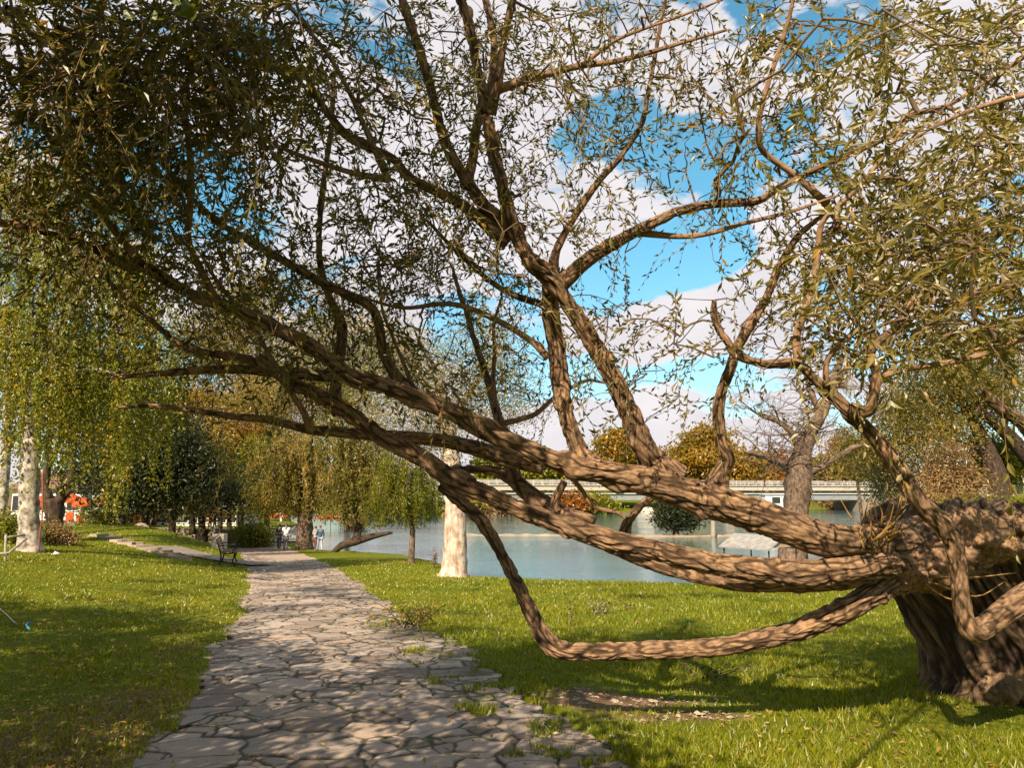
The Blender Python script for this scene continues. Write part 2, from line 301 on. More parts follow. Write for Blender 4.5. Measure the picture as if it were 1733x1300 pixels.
# ================================================================== SETTING
def build_ground():
    nu, u = 420, None
    yy = np.concatenate([np.linspace(-8, 3, 28, endpoint=False), 3*np.power(80/3, np.linspace(0, 1, 420, endpoint=False)), 80*np.power(1500/80, np.linspace(0, 1, 110))])
    uu = np.linspace(-1, 1, nu); uu = np.sign(uu)*np.abs(uu)**1.15
    W = np.maximum(14, 1.15*np.abs(yy)+8)
    X = uu[None]*W[:, None]; Y = np.repeat(yy[:, None], nu, 1); x, y = X.ravel(), Y.ravel(); z = Hh(x, y)
    sd = lake_sd(x, y)
    z = z + np.where(sd > .4, .03*n2(x, y, .9) + .015*n2(x, y, 3.3), 0)*np.clip(1-(y-60)/60, 0, 1)
    inp = np.minimum(x-xl(y), xr(y)-x)
    z = z - np.where(y < 66, .085*sstep(.0, .28, inp), 0)
    px, py, f = proj(np.stack([x, y, z], 1))
    soil = .25*sstep(.9, .0, -inp)*sstep(.0, .9, .9+inp)*(y < 50)
    soil = np.where((inp < 0) & (inp > -.55) & (y < 45), .30, 0)
    def blob(cx, cy, rx, ry, a): return a*np.exp(-(((x-cx)/rx)**2 + ((y-cy)/ry)**2))
    for (qx, qy, rx, ry, a) in [(1050,1190,.9,.28,.75),(1180,1215,.7,.25,.6),(980,1175,.4,.2,.6),(1640,1205,.6,.4,.4),(740,968,.5,.3,.3),(60,1225,1.4,.9,.42),(150,1290,1.4,.7,.45),(260,1100,1.0,.6,.38),(60,1120,1.2,.5,.34),(230,1180,.7,.5,.42),(20,1290,1.2,.6,.45),(768,978,.6,.5,.4)]:
        gx, gy = Gp(qx, qy); soil = soil + blob(gx, gy, rx, ry, a)
    soil = soil + np.where((sd > -1) & (sd < .5), .7, 0)
    soil = soil + np.where((x < -.5*y-1) & (y > 37), .9, 0)*np.where(y < 300, 1, 0)
    i = np.arange(len(yy)-1)[:, None]*nu; j = np.arange(nu-1)[None]
    Q = np.stack([i+j, i+j+1, i+nu+j+1, i+nu+j], 2).reshape(-1, 4)
    tag(mesh('ground', np.stack([x, y, z], 1), Q, M['ground'], attrs={'soil': soil}), kind='structure')
build_ground()
def voronoi2(x, y, cell, seed, n=2):
    r = np.random.default_rng(seed); T = r.random((256, 256, 2)); 
    gx = np.floor(x/cell).astype(int); gy = np.floor(y/cell).astype(int)
    d1 = np.full(x.shape, 1e9); d2 = d1.copy(); id1 = np.zeros(x.shape, int); p1 = np.zeros(x.shape+(2,)); p2 = p1.copy()
    for dx in (-2, -1, 0, 1, 2):
        for dy in (-2, -1, 0, 1, 2):
            cx, cy = gx+dx, gy+dy; q = T[cx & 255, cy & 255]; fx = (cx+.02+.96*q[..., 0])*cell; fy = (cy+.02+.96*q[..., 1])*cell
            d = np.hypot(x-fx, y-fy); pid = (cx & 255)*256 + (cy & 255)
            pt = np.stack([fx, fy], -1)
            c1 = d < d1; c2 = (~c1) & (d < d2)
            d2 = np.where(c1, d1, np.where(c2, d, d2)); p2 = np.where(c1[..., None], p1, np.where(c2[..., None], pt, p2))
            d1 = np.where(c1, d, d1); id1 = np.where(c1, pid, id1); p1 = np.where(c1[..., None], pt, p1)
    # true distance to the bisector
    mid = (p1+p2)/2; nrm = p2-p1; nrm /= np.linalg.norm(nrm, axis=-1, keepdims=True)+1e-9
    e = ((mid - np.stack([x, y], -1))*nrm).sum(-1)
    return e, id1, p1
def build_path():
    ys = [3.2]
    while ys[-1] < 66: ys.append(ys[-1] + max(.011, .0026*ys[-1]**1.12))
    ys = np.array(ys); nu = 330
    a, b = xl(ys)-.35, xr(ys)+.35
    u = np.linspace(0, 1, nu); X = a[:, None] + (b-a)[:, None]*u[None]; Y = np.repeat(ys[:, None], nu, 1); x, y = X.ravel(), Y.ravel()
    wx = x + .07*n2(x, y, 2.3, 3.1) + .03*n2(x, y, 7, 5.2); wy = y + .07*n2(x, y, 2.3, 8.1) + .03*n2(x, y, 7, 1.2)
    e, pid, c = voronoi2(wx, wy*1.05, .46, 3)
    # some flags are broken once more
    e2, pid2, c2 = voronoi2(wx+50, wy+50, .27, 9)
    rr = np.random.default_rng(4).random(65536); small = rr[pid] < .42
    e = np.where(small, np.minimum(e, e2*.9), e); sid = np.where(small, (pid*7+pid2) & 65535, pid)
    rt = np.random.default_rng(8).random((65536, 4))
    gapw = (.006 + .011*rt[sid, 3]**2 + .008*n2(x, y, 9, 2.0))*(1+.03*y)
    k = sstep(gapw*.6, gapw+.010, e)
    tilt = ((x-c[:, 0])*(rt[sid, 0]-.5) + (y-c[:, 1])*(rt[sid, 1]-.5))*.10
    hgt = .030 + k*(.005 + .006*rt[sid, 2] + np.clip(tilt*.5, -.006, .006)) + .0015*n2(x, y, 11, 4)*k - .003*np.clip(1-np.abs(n2(x, y, 2.6, 21))*22, 0, 1)*k
    sx_ = np.where(small, c2[:, 0]-50, c[:, 0]); sy_ = np.where(small, (c2[:, 1]-50), c[:, 1]/1.05)
    inside = np.minimum(sx_-xl(sy_), xr(sy_)-sx_) + .06*(rt[sid, 1]-.5)
    gr0 = sstep(22, 30, y); edge = np.minimum(x-xl(y), xr(y)-x)
    ek = np.where(inside > .02, 1.0, 0.0)*(1-gr0) + gr0*sstep(-.02, .06, edge); ek *= sstep(-.13, -.05, edge + .05*n2(x, y, 5, 3))
    z = Hh(x, y) - .042 + hgt*ek - (1-ek)*.10
    bare = sstep(.15, .45, n2(x, y, .9, 12)+.25*n2(x, y, 3, 2))*sstep(1.0, .25, xr(y)-x)*(y < 14)  # right edge crumbles into soil
    z -= .02*bare*k
    gap = np.clip(1-k*ek + .75*bare + .8*np.clip(1-np.abs(n2(x, y, 2.6, 21))*22, 0, 1)*(rt[sid, 0] > .35), 0, 1)
    moss = np.clip(.5*n2(x, y, 1.1, 9) + .35*n2(x, y, 6, 9) + .25 + .35*sstep(.8, .1, xr(y)-x), 0, 1)
    # beyond the flags the surface becomes trodden gravel
    gr = sstep(30, 40, y); gap = gap*(1-gr) + gr*.12
    i = np.arange(len(ys)-1)[:, None]*nu; j = np.arange(nu-1)[None]
    Q = np.stack([i+j, i+j+1, i+nu+j+1, i+nu+j], 2).reshape(-1, 4)
    tint = rt[sid, 2]*(1-gr) + gr*(.95)
    tag(mesh('footpath', np.stack([x, y, z], 1), Q, M['path'], attrs={'tint': tint, 'gap': gap, 'moss': moss}), kind='structure')
build_path()
x0, x1, y0, y1 = -90, 160, 16, 262
tag(mesh('water', [(x0, y0, WATER), (x1, y0, WATER), (x1, y1, WATER), (x0, y1, WATER)], np.array([[0, 1, 2, 3]]), M['water']), kind='structure')
def strip(name, pts, w, mat, h=.012, res=.4):
    s = spline(np.array([(p[0], p[1], 0) for p in pts], float), res)[:, :2]; t = np.gradient(s, axis=0); t /= np.linalg.norm(t, axis=1)[:, None]; nn = np.stack([-t[:, 1], t[:, 0]], 1)
    k = 7; o = np.linspace(-.5, .5, k)*w; V = (s[:, None] + o[None, :, None]*nn[:, None]).reshape(-1, 2)
    V = V + .06*np.stack([n2(V[:, 0], V[:, 1], 2), n2(V[:, 0], V[:, 1], 2, 5)], 1); z = Hh(V[:, 0], V[:, 1]) + h
    i = np.arange(len(s)-1)[:, None]*k; j = np.arange(k-1)[None]
    return tag(mesh(name, np.column_stack([V, z]), np.stack([i+j, i+j+1, i+k+j+1, i+k+j], 2).reshape(-1, 4), mat), kind='structure')
strip('paved_strip', [(-13.0, 29.2), (-11.3, 28.7), (-9.0, 28.4)], 1.9, M['pave_grey'], .05)
strip('plaza_paving', [(-18.2, 35.0), (-20.5, 38.5), (-24.5, 44), (-31, 56), (-40, 72)], 2.4, M['pave_grey'], .05, .8)
strip('concrete_ramp', [(-16.8, 57.5), (-18.2, 63), (-21.0, 71)], 3.6, M['concrete'], .10, .5)
def bar_mesh():
    s = spline(np.array([(-4.5, 74, 0), (6, 73, 0), (14, 71.5, 0), (22, 73, 0), (30, 76, 0)], float), .5)[:, :2]; k = 9; o = np.linspace(-1, 1, k)
    V = []; 
    for i, (a, b) in enumerate(s):
        w = 1.1 + .5*math.sin(i*.37) + .3*math.sin(i*.9)
        for q in o: V.append((a, b+q*w, WATER - .10 + (1-q*q)*(.22+.05*math.sin(i*1.7))))
    i = np.arange(len(s)-1)[:, None]*k; j = np.arange(k-1)[None]
    tag(mesh('sandbar', V, np.stack([i+j, i+k+j, i+k+j+1, i+j+1], 2).reshape(-1, 4), M['sand']), kind='structure')
bar_mesh()
# ================================================================== SUN
AZ = np.array([.40, .917]); EL = math.radians(39)
SUN = np.array([AZ[0]*math.cos(EL), AZ[1]*math.cos(EL), -math.sin(EL)])    # direction the light travels
# ================================================================== FOLIAGE
def leaves(C, D, Ls, Ws, fold=.25, N6=False):
    C = np.asarray(C, float); n = len(C); D = D/(np.linalg.norm(D, axis=1)[:, None]+1e-9)
    R = RNG.normal(size=(n, 3)); R[:, 2] *= .6; S = np.cross(D, R); S /= np.linalg.norm(S, axis=1)[:, None]+1e-9; U = np.cross(S, D)
    L = np.broadcast_to(Ls, (n,))[:, None]; W = np.broadcast_to(Ws, (n,))[:, None]
    if not N6:
        V = np.stack([C, C + D*L*.45 + S*W*.5 + U*W*fold, C + D*L + U*L*-.08, C + D*L*.45 - S*W*.5 + U*W*fold], 1).reshape(-1, 3)
        return V, np.arange(4*n).reshape(-1, 4), None
    V = np.stack([C, C+D*L*.28+S*W*.45+U*W*fold, C+D*L*.65+S*W*.38+U*W*fold, C+D*L-U*L*.12, C+D*L*.65-S*W*.38+U*W*fold, C+D*L*.28-S*W*.45+U*W*fold, C+D*L*.3, C+D*L*.66-U*L*.04], 1).reshape(-1, 3)
    b = np.arange(n)[:, None]*8
    Q = np.concatenate([b+np.array([[6, 1, 2, 7]]), b+np.array([[6, 7, 4, 5]])]); T = np.concatenate([b+np.array([[0, 1, 6]]), b+np.array([[0, 6, 5]]), b+np.array([[7, 2, 3]]), b+np.array([[7, 3, 4]])])
    return V, Q, T
def leaf_obj(name, C, D, L, W, tint, mat, parent, N6=False, fold=.25):
    V, Q, T = leaves(C, D, L, W, fold, N6); k = 8 if N6 else 4
    return mesh(name, V, [Q] + ([T] if T is not None else []), mat, parent, attrs={'tint': np.repeat(np.clip(tint, 0, 1), k)}, smooth=False)
def branch_net(roots, root_id_r, att, rmin=.0022, rmax=.02, up=0.0):
    """grow thin branches from root nodes to attraction points; returns parents, radii"""
    roots = np.asarray(roots); nr = len(roots); d = np.array([np.min(((roots-a)**2).sum(1)) for a in att]); order = np.argsort(d)
    nodes = np.vstack([roots, att[order]]); par = np.full(len(nodes), -1); n = nr
    w = np.array([1, 1, 1.0])
    for k in range(len(att)):
        dd = ((nodes[:n]-nodes[n])**2*w).sum(1); dd[:nr] *= .8; par[n] = int(np.argmin(dd)); n += 1
    cnt = np.ones(len(nodes))
    for k in range(len(nodes)-1, nr-1, -1): cnt[par[k]] += cnt[k]
    rad = np.clip(rmin*np.sqrt(cnt), rmin, rmax)
    return nodes, par, rad, nr
# ================================================================== THE OLD WILLOW
wb = np.array([4.85, 7.15]); WB = (wb[0], wb[1], H(*wb)-.05)
willow = empty('willow_tree', WB, 'old willow with thick hollow trunk whose long bare limbs sweep low across the path', 'tree')
def trunk_mesh():
    n, seg = 120, 260; hgt = np.linspace(0, 1.72, n); z0 = WB[2]; V = np.zeros((n, seg, 3)); FIS = np.zeros((n, seg)); th = np.linspace(0, 2*math.pi, seg, endpoint=False)
    for i, h in enumerate(hgt):
        t = h/1.6
        r = 1.0 + .10*math.exp(-h/.14) - .10*math.sin(min(t, 1)*math.pi)*.6
        lean = -.62*sstep(.05, 1.5, h)
        C = np.stack([np.cos(th)*1.0, np.sin(th)*1.0, np.full(seg, h)], 1)
        wob = .25*noise3(C*1.3+4)[:, None]
        fl = noise3(np.stack([np.cos(th)*3.4, np.sin(th)*3.4, np.full(seg, h*.7)], 1)+wob)*.10 + noise3(np.stack([np.cos(th)*9, np.sin(th)*9, np.full(seg, h*1.6)], 1)+wob*2)*.055
        FIS[i] = 1-np.minimum(1, np.abs(noise3(np.stack([np.cos(th)*9, np.sin(th)*9, np.full(seg, h*1.5)], 1)+7+wob*3))*3.0); FIS[i] = np.maximum(FIS[i], .8*(1-np.minimum(1, np.abs(noise3(np.stack([np.cos(th)*19, np.sin(th)*19, np.full(seg, h*3.5)], 1)+27+wob*3))*3.4))); fl -= .06*FIS[i]
        fl += .022*noise3(np.stack([np.cos(th)*26, np.sin(th)*26, np.full(seg, h*7)], 1)) + .05*noise3(C*3+20)
        # hollow on the camera side
        a = np.angle(np.exp(1j*(th-(-1.75)))); hol = .36*np.exp(-(a/.40)**2)*sstep(.12, .5, h)*(1-sstep(1.3, 1.55, h))
        root = .20*np.exp(-h/.12)*np.maximum(0, np.sin(th*4+.8))**2
        rr = r*(1+fl) - hol + root
        if h > 1.38: rr *= 1 - .30*((h-1.38)/.34)**2*(1+.8*noise3(C*4)) 
        V[i, :, 0] = wb[0] + lean + rr*np.cos(th)*1.02; V[i, :, 1] = wb[1] + rr*np.sin(th)*.92
        V[i, :, 2] = z0 + h + ((.09*noise3(C*4+3)+.05*noise3(C*11+8))*sstep(1.1, 1.6, h))
    Vf = V.reshape(-1, 3); i = np.arange(n-1)[:, None]*seg; j = np.arange(seg)[None]; j2 = (j+1) % seg
    Q = np.stack([i+j, i+j2, i+seg+j2, i+seg+j], 2).reshape(-1, 4)
    c = Vf[-seg:].mean(0) - [0, 0, .12]; Vf = np.vstack([Vf, c]); jj = np.arange(seg); T = np.stack([np.full(seg, len(Vf)-1), (n-1)*seg+jj, (n-1)*seg+(jj+1) % seg], 1)
    uv = np.vstack([np.stack([np.repeat(th[None], n, 0), np.repeat(hgt[:, None], seg, 1)], 2).reshape(-1, 2), [[0, 0]]])
    mesh('trunk', Vf, [Q, T], M['willow_trunk'], willow, uv, {'fissure': np.append(FIS.ravel(), 0)})
trunk_mesh()
def fwd(px): return 1.05*(1-float(sstep(1440, 1680, px)))
NODES = []                                            # attachment points for the finer growth
def limb(name, pts, mat=None, disp=(.017, 17, 4.2), flare=1.25, seg=None, node=True, step=None):
    """pts: (px, py, width px, distance)"""
    if pts[0][0] > 1340 and max(q[3] for q in pts) < 5.75: pts = [(a, b, w, d-.42) for a, b, w, d in pts]
    elif pts[0][3] < 7.5: pts = [(a, b, w, d-fwd(a)) for a, b, w, d in pts]
    W = np.array([P(a, b, d) for a, b, w, d in pts]); R = np.array([w*.5*d/F*1.0 for a, b, w, d in pts])
    R = R.copy(); R[0] *= flare
    big = R.max() > .035; seg = seg or (110 if R.max() > .12 else 56 if big else 12)
    st = step or (.014 if R.max() > .1 else .02 if big else .05)
    amp = disp[0]*min(1, R.max()/.16)
    bdp = bark_disp(amp, disp[1]*(1 if R.max() > .1 else 1.5), disp[2]*(1 if R.max() > .1 else 1.5)) if big else None
    V, Q, T, uv = tube(W, R, seg, st, bdp, True, 3.7*len(NODES))
    mesh(name, V, [Q, T], mat or M['willow_bark'], willow, uv, {'fissure': np.concatenate([bdp.fis, [0, 0]])} if big else None)
    if node:
        s = spline(np.hstack([W, R[:, None]]), .15); s = s[int(len(s)*.12):]
        NODES.append(s)
def L4(s, d0, d1):        # "x,y,w x,y,w ..." with distance running d0 -> d1
    q = [tuple(float(v) for v in t.split(',')) for t in s.split()]; n = len(q)
    return [(a, b, w, d0+(d1-d0)*i/(n-1)) for i, (a, b, w) in enumerate(q)]
limb('limb', L4('1760,905,100 1680,907,92 1600,910,80 1540,914,66 1500,918,57 1420,919,55 1350,899,54 1250,863,55 1150,833,53 1100,816,46 1050,806,39 1000,796,37 950,783,33 900,766,31 850,742,30 800,718,29 760,696,28 700,673,27 640,653,26 596,640,25 527,587,23 423,535,21 368,514,19 319,498,18 250,455,17 208,446,16 173,426,15 114,402,14 52,384,13 0,376,12 -120,340,9', 6.75, 5.3), flare=1.0)
limb('limb', L4('1640,935,72 1560,946,56 1487,955,43 1420,966,41 1353,972,41 1250,961,37 1150,943,33 1100,931,31 1050,920,30 1000,905,31 950,889,30 900,870,29 850,850,29 800,828,29 750,800,29 710,774,28 648,742,26 579,692,23 527,664,19 485,644,16 452,618,14 423,610,12 380,602,11 312,587,10 250,537,9 190,480,8 130,430,6', 6.5, 6.1), flare=1.2)
limb('limb', L4('1500,968,30 1420,984,29 1353,987,28 1250,987,28 1150,968,25 1100,955,20 1050,936,15 1010,920,9', 6.62, 6.95), flare=1.0)
limb('limb', L4('1640,930,60 1590,948,52 1540,972,46 1500,990,42 1450,1022,38 1400,1046,35 1340,1071,31 1300,1080,30 1200,1097,27 1100,1102,27 1000,1104,27 955,1103,29 932,1093,29 915,1070,25 900,1040,22 860,960,20 820,890,19 780,850,18 745,822,18', 6.5, 7.3), flare=1.1)
limb('limb', L4('992,790,44 978,760,31 965,725,27 958,700,27 948,650,28 943,600,28 935,550,27 931,510,27 934,480,30', 6.6, 6.45), flare=1.35)
limb('limb', L4('1132,815,64 1105,780,43 1092,760,37 1066,700,33 1037,640,32 1012,595,29 992,560,27 960,510,25 938,478,31 915,455,31 899,440,28 870,385,24 849,310,21 833,240,19 822,190,19 809,120,17 798,60,17 782,0,18 768,-80,16 755,-180,12', 6.6, 5.7), flare=1.15)
limb('limb', L4('880,396,30 850,372,26 821,350,23 793,310,20 757,250,17 739,190,16 721,120,15 705,70,15 681,0,14 660,-80,12 640,-180,9', 6.2, 5.5))
limb('limb', L4('828,192,22 838,160,18 846,120,15 854,60,12 868,0,11 890,-70,9', 5.95, 5.7))
limb('branch', L4('788,316,18 800,270,17 808,208,16 832,140,14 836,70,13 822,0,12 805,-60,10', 6.35, 6.6))
limb('branch', L4('860,412,20 792,354,19 746,327,17 692,300,16 665,269,15 596,235,14 565,204,13 535,162,11 515,120,9 490,70,7 470,20,5', 6.15, 5.3))
limb('branch', L4('658,304,11 596,292,10 545,276,9 500,260,8 440,235,6 380,225,4', 5.8, 5.2))
limb('branch', L4('654,296,11 627,238,10 596,165,9 558,96,8 512,38,7 470,-20,5', 5.8, 5.1))
limb('limb', L4('935,492,32 960,470,27 1000,435,24 1060,400,20 1100,380,18 1150,357,15 1210,345,14 1280,340,13 1315,320,12 1375,290,12 1450,255,11 1515,225,10 1540,195,9 1600,180,8 1650,150,7 1733,95,6 1800,40,4', 6.4, 5.2))
limb('branch', L4('1075,393,12 1150,400,10 1200,395,9 1250,380,8 1300,368,7 1350,354,6 1420,330,4', 6.2, 5.8))
limb('branch', L4('935,462,16 942,423,14 973,365,13 1015,304,12 1050,265,11 1085,211,9 1096,161,8 1108,96,7 1118,40,6 1130,-20,4', 6.35, 5.8))
limb('branch', L4('844,150,15 904,131,13 981,111,12 1038,104,10 1100,88,9 1150,73,7 1230,50,5', 5.9, 5.5))
limb('branch', L4('985,110,8 1038,70,7 1090,48,6 1150,27,5 1220,0,4', 5.75, 5.4))
limb('branch', L4('640,742,24 700,741,22 763,749,24 820,763,26 859,776,28 920,788,30', 6.95, 6.7), flare=1.0)
limb('branch', L4('700,741,22 640,738,20 560,730,18 527,728,16 454,711,13 388,704,11 302,691,8 250,687,6 200,690,4', 6.95, 6.6), flare=1.0)
limb('branch', L4('1000,896,36 954,873,30 922,855,30 890,832,27 868,812,24 835,797,17 795,795,14 755,796,12', 6.85, 7.2))
limb('branch', L4('872,815,22 864,790,18 855,755,17 845,715,16 838,690,15 830,660,13 815,610,11 802,573,10 790,530,9 778,497,8 765,450,6', 7.0, 7.3))
limb('branch', L4('838,690,9 835,642,8 837,590,7 836,549,6 850,500,4', 7.1, 7.2))
limb('branch', L4('846,718,10 880,710,9 906,701,9 925,685,8 940,672,7 990,645,6 1013,646,5 1060,655,3', 7.05, 7.4))
limb('branch', L4('940,866,14 938,852,14 947,830,13 955,815,12', 6.85, 6.8), node=False)
limb('branch', L4('960,800,9 985,830,8 1005,858,7 1050,870,6 1062,890,5', 6.7, 6.8), node=False)
limb('branch', L4('1056,910,18 1062,885,15 1080,860,13 1103,842,12 1115,838,10', 6.75, 6.7), node=False)
limb('branch', L4('1210,830,34 1222,795,26 1232,777,23 1222,755,21 1217,720,19 1217,677,18 1235,625,17 1247,590,16 1269,552,15 1297,504,13 1322,445,11 1355,395,9 1400,360,6', 6.5, 6.0))
limb('branch', L4('610,640,20 560,637,20 465,630,18 420,626,17 371,625,15 319,629,12 250,634,9 180,640,5', 6.35, 6.2), flare=1.0)
limb('branch', L4('575,700,22 568,674,20 571,625,19 579,566,18 573,535,16 556,500,13 540,430,10 545,330,9 560,220,8 566,120,6', 6.85, 6.5))
limb('branch', L4('705,675,24 665,629,18 648,590,17 640,545,16 625,518,15 579,495,15 544,478,14 492,448,13 444,421,12 405,398,11 367,374,10 320,330,8 270,270,6', 6.45, 5.8))
limb('branch', L4('706,672,9 683,615,7 662,563,6 648,528,5 640,470,4', 6.45, 6.3))
limb('branch', L4('470,628,13 451,597,11 437,566,10 406,525,9 370,480,7 340,430,5', 6.25, 5.9))
limb('branch', L4('527,730,12 510,691,11 475,642,10 440,600,7', 6.6, 6.3))
limb('branch', L4('365,512,14 350,476,13 330,437,13 318,402,12 322,346,12 322,277,11 313,166,10 325,121,9 340,45,8 335,-30,6', 5.9, 4.9))
limb('branch', L4('240,448,14 194,391,12 163,346,11 132,301,11 93,249,10 66,197,9 42,152,8 35,104,7 21,21,6 10,-60,4', 5.6, 4.6))
limb('branch', L4('928,606,12 899,577,11 847,545,11 792,521,10 750,514,9 683,521,7 620,505,5 560,480,4', 6.5, 6.3))
limb('branch', L4('930,522,14 913,514,12 871,500,10 835,480,9 802,452,8 767,420,7 720,370,5', 6.4, 6.6))
# the nearer crooked branch on the right
limb('limb', L4('1860,935,48 1800,972,45 1733,1014,40 1690,1044,36 1656,1068,36 1640,1064,31 1632,1045,27 1625,1000,24 1622,960,24 1612,915,27 1601,895,29 1574,869,30 1547,838,30 1520,795,28 1496,761,26 1473,734,24 1439,700,23 1400,660,19 1379,642,16 1350,616,15 1300,616,14 1255,605,12 1228,575,11 1212,545,10 1208,508,7', 5.6, 5.2), flare=1.0)
limb('branch', L4('1440,694,20 1468,695,17 1478,672,16 1483,630,15 1473,602,14 1487,578,14 1518,552,13 1546,512,11 1592,509,9 1663,493,8 1733,480,7 1800,470,5', 5.25, 4.7))
limb('branch', L4('1485,640,11 1530,625,11 1578,618,10 1649,604,9 1733,573,8 1800,550,6', 5.2, 4.8))
limb('branch', L4('1352,620,14 1349,565,13 1374,490,12 1385,425,11 1388,386,10 1405,360,9 1450,320,8 1490,270,7 1530,215,5', 5.3, 5.0))
limb('branch', L4('1398,652,10 1400,610,9 1425,580,8 1452,560,6 1500,520,4', 5.25, 5.0))
limb('branch', L4('1400,345,12 1350,300,12 1298,262,11 1285,240,11 1285,200,10 1300,140,9 1325,65,8 1342,0,7 1350,-60,5', 5.9, 5.4))
limb('branch', L4('1400,350,10 1440,400,9 1500,430,8 1580,440,6 1660,420,4', 5.6, 5.0))
limb('branch', L4('1733,160,9 1660,180,8 1600,205,7 1540,240,5 1490,300,4', 4.9, 5.1))
limb('branch', L4('1780,780,26 1733,720,22 1690,690,18 1660,660,10', 8.0, 7.6))
# broken bark and stubs round the crown of the trunk
def gnarl(px, py, d, r, seed, n=40, mat='willow_bark'):
    d = d - (fwd(px) if py < 1100 else 0)
    th = np.linspace(0, math.pi, 26); ph = np.linspace(0, 2*math.pi, 44, endpoint=False); a, b = np.meshgrid(th, ph, indexing='ij')
    D = np.stack([np.sin(a)*np.cos(b), np.sin(a)*np.sin(b), np.cos(a)], 2).reshape(-1, 3); rr = r*(1+.35*noise3(D*2.1+seed)+.22*noise3(D*6+seed)+.1*noise3(D*14+seed))
    V = P(px, py, d) + D*rr[:, None]*np.array([1.15, .8, .85]); i = np.arange(25)[:, None]*44; j = np.arange(44)[None]; j2 = (j+1) % 44
    mesh('burl', V, np.stack([i+j, i+j2, i+44+j2, i+44+j], 2).reshape(-1, 4), M[mat], willow, np.stack([b.ravel()*r, a.ravel()*r], 1))
gnarl(1695, 1168, 6.15, .13, 1, mat='willow_trunk'); gnarl(1640, 905, 6.2, .24, 2); gnarl(1580, 960, 6.3, .20, 3); gnarl(1730, 900, 6.4, .17, 5); gnarl(1700, 925, 6.05, .10, 13); gnarl(1625, 945, 6.0, .11, 15); gnarl(1540, 965, 6.4, .15, 8)
def sprouts():
    mb = MB()
    for k in range(26):
        a = P(1480+RNG.normal()*18, 905+RNG.normal()*18, 5.32+RNG.normal()*.08); v = np.array([RNG.normal()*.35, RNG.normal()*.35-.2, abs(RNG.normal())*.6]); l = RNG.uniform(.12, .42)
        v = v/np.linalg.norm(v)*l; mb.tube([a, a+v*.5+RNG.normal(size=3)*.02, a+v+np.array([0, 0, .03])], [.007, .005, .002], 5, .06)
    for pts in [((1560,975),(1640,978),(1720,970)), ((1575,985),(1650,1010),(1700,985)), ((1560,985),(1600,1012),(1640,1020))]:
        mb.tube([P(a, b, 5.75) for a, b in pts], [.008, .006, .003], 5, .08)
    mb.build('sprouts', M['yellow_twig'], willow)
sprouts()
# leaf density seen over the whole crown (rows of 100 px blocks)
DENS = np.array([
 [.80,.90,.90,.92,.85,.70,.45,.40,.45,.50,.45,.35,.35,.40,.45,.55,.60,.70],
 [.80,.90,.90,.92,.75,.45,.45,.40,.40,.45,.33,.30,.40,.42,.30,.38,.52,.66],
 [.72,.85,.88,.70,.60,.42,.50,.50,.48,.26,.28,.24,.36,.34,.30,.42,.62,.72],
 [.62,.80,.88,.70,.52,.50,.55,.52,.45,.38,.33,.14,.28,.40,.62,.72,.76,.80],
 [.40,.50,.50,.74,.60,.55,.58,.50,.48,.15,.04,.02,.12,.58,.78,.80,.80,.80],
 [.08,.12,.22,.46,.48,.48,.34,.38,.32,.14,.26,.22,.26,.48,.58,.68,.70,.62],
 [.0,.0,.06,.16,.20,.22,.18,.26,.22,.18,.22,.26,.22,.20,.14,.20,.14,.20],
 [.0,.0,.0,.02,.03,.05,.03,.04,.06,.03,.06,.06,.03,.02,.0,.0,.0,.0]])
ROOTS = np.concatenate(NODES); RR = ROOTS[:, 3]; ROOTS = ROOTS[:, :3]; RPX = np.stack(proj(ROOTS)[:2], 1)
def crown_points():
    out = []
    for r in range(8):
        for c in range(18):
            k = -math.log(1-min(.94, DENS[r, c]))*10000/22.0/13.0*(.78 if c < 3 else .95 if c < 6 else 1.25 if c < 13 else .95)
            for _ in range(RNG.poisson(k)):
                x, y = (c+RNG.random())*100, (r+RNG.random())*100
                if x > 1760: continue
                q = int(np.argmin(((RPX-[x, y])**2).sum(1) + RNG.random(len(RPX))*2500)); d = ROOTS[q, 1] + RNG.normal()*.38 + (.3 if x > 1250 else 0)
                if x > 1380 and RNG.random() < .07: d = RNG.uniform(2.8, 4.0)
                out.append(P(x, y, max(3.0, d)))
    return np.array(out)
ATT = crown_points()
nodes, par, rad, nr = branch_net(ROOTS, RR, ATT)
def twig_mesh():
    mb = MB(); V = []; 
    for k in range(nr, len(nodes)):
        a, b = nodes[par[k]], nodes[k]; l = np.linalg.norm(b-a)
        if l < 1e-3: continue
        ra = min(rad[par[k]] if par[k] >= nr else rad[k]*1.25, rad[k]*1.6); m = (a+b)/2 + RNG.normal(size=3)*l*.07 + np.array([0, 0, l*.05])
        mb.tube([a, m, b], [ra, (ra+rad[k])/2, rad[k]], 4 if rad[k] < .006 else 6, None, None, False)
    mb.build('twigs', M['twig'], willow)
twig_mesh()
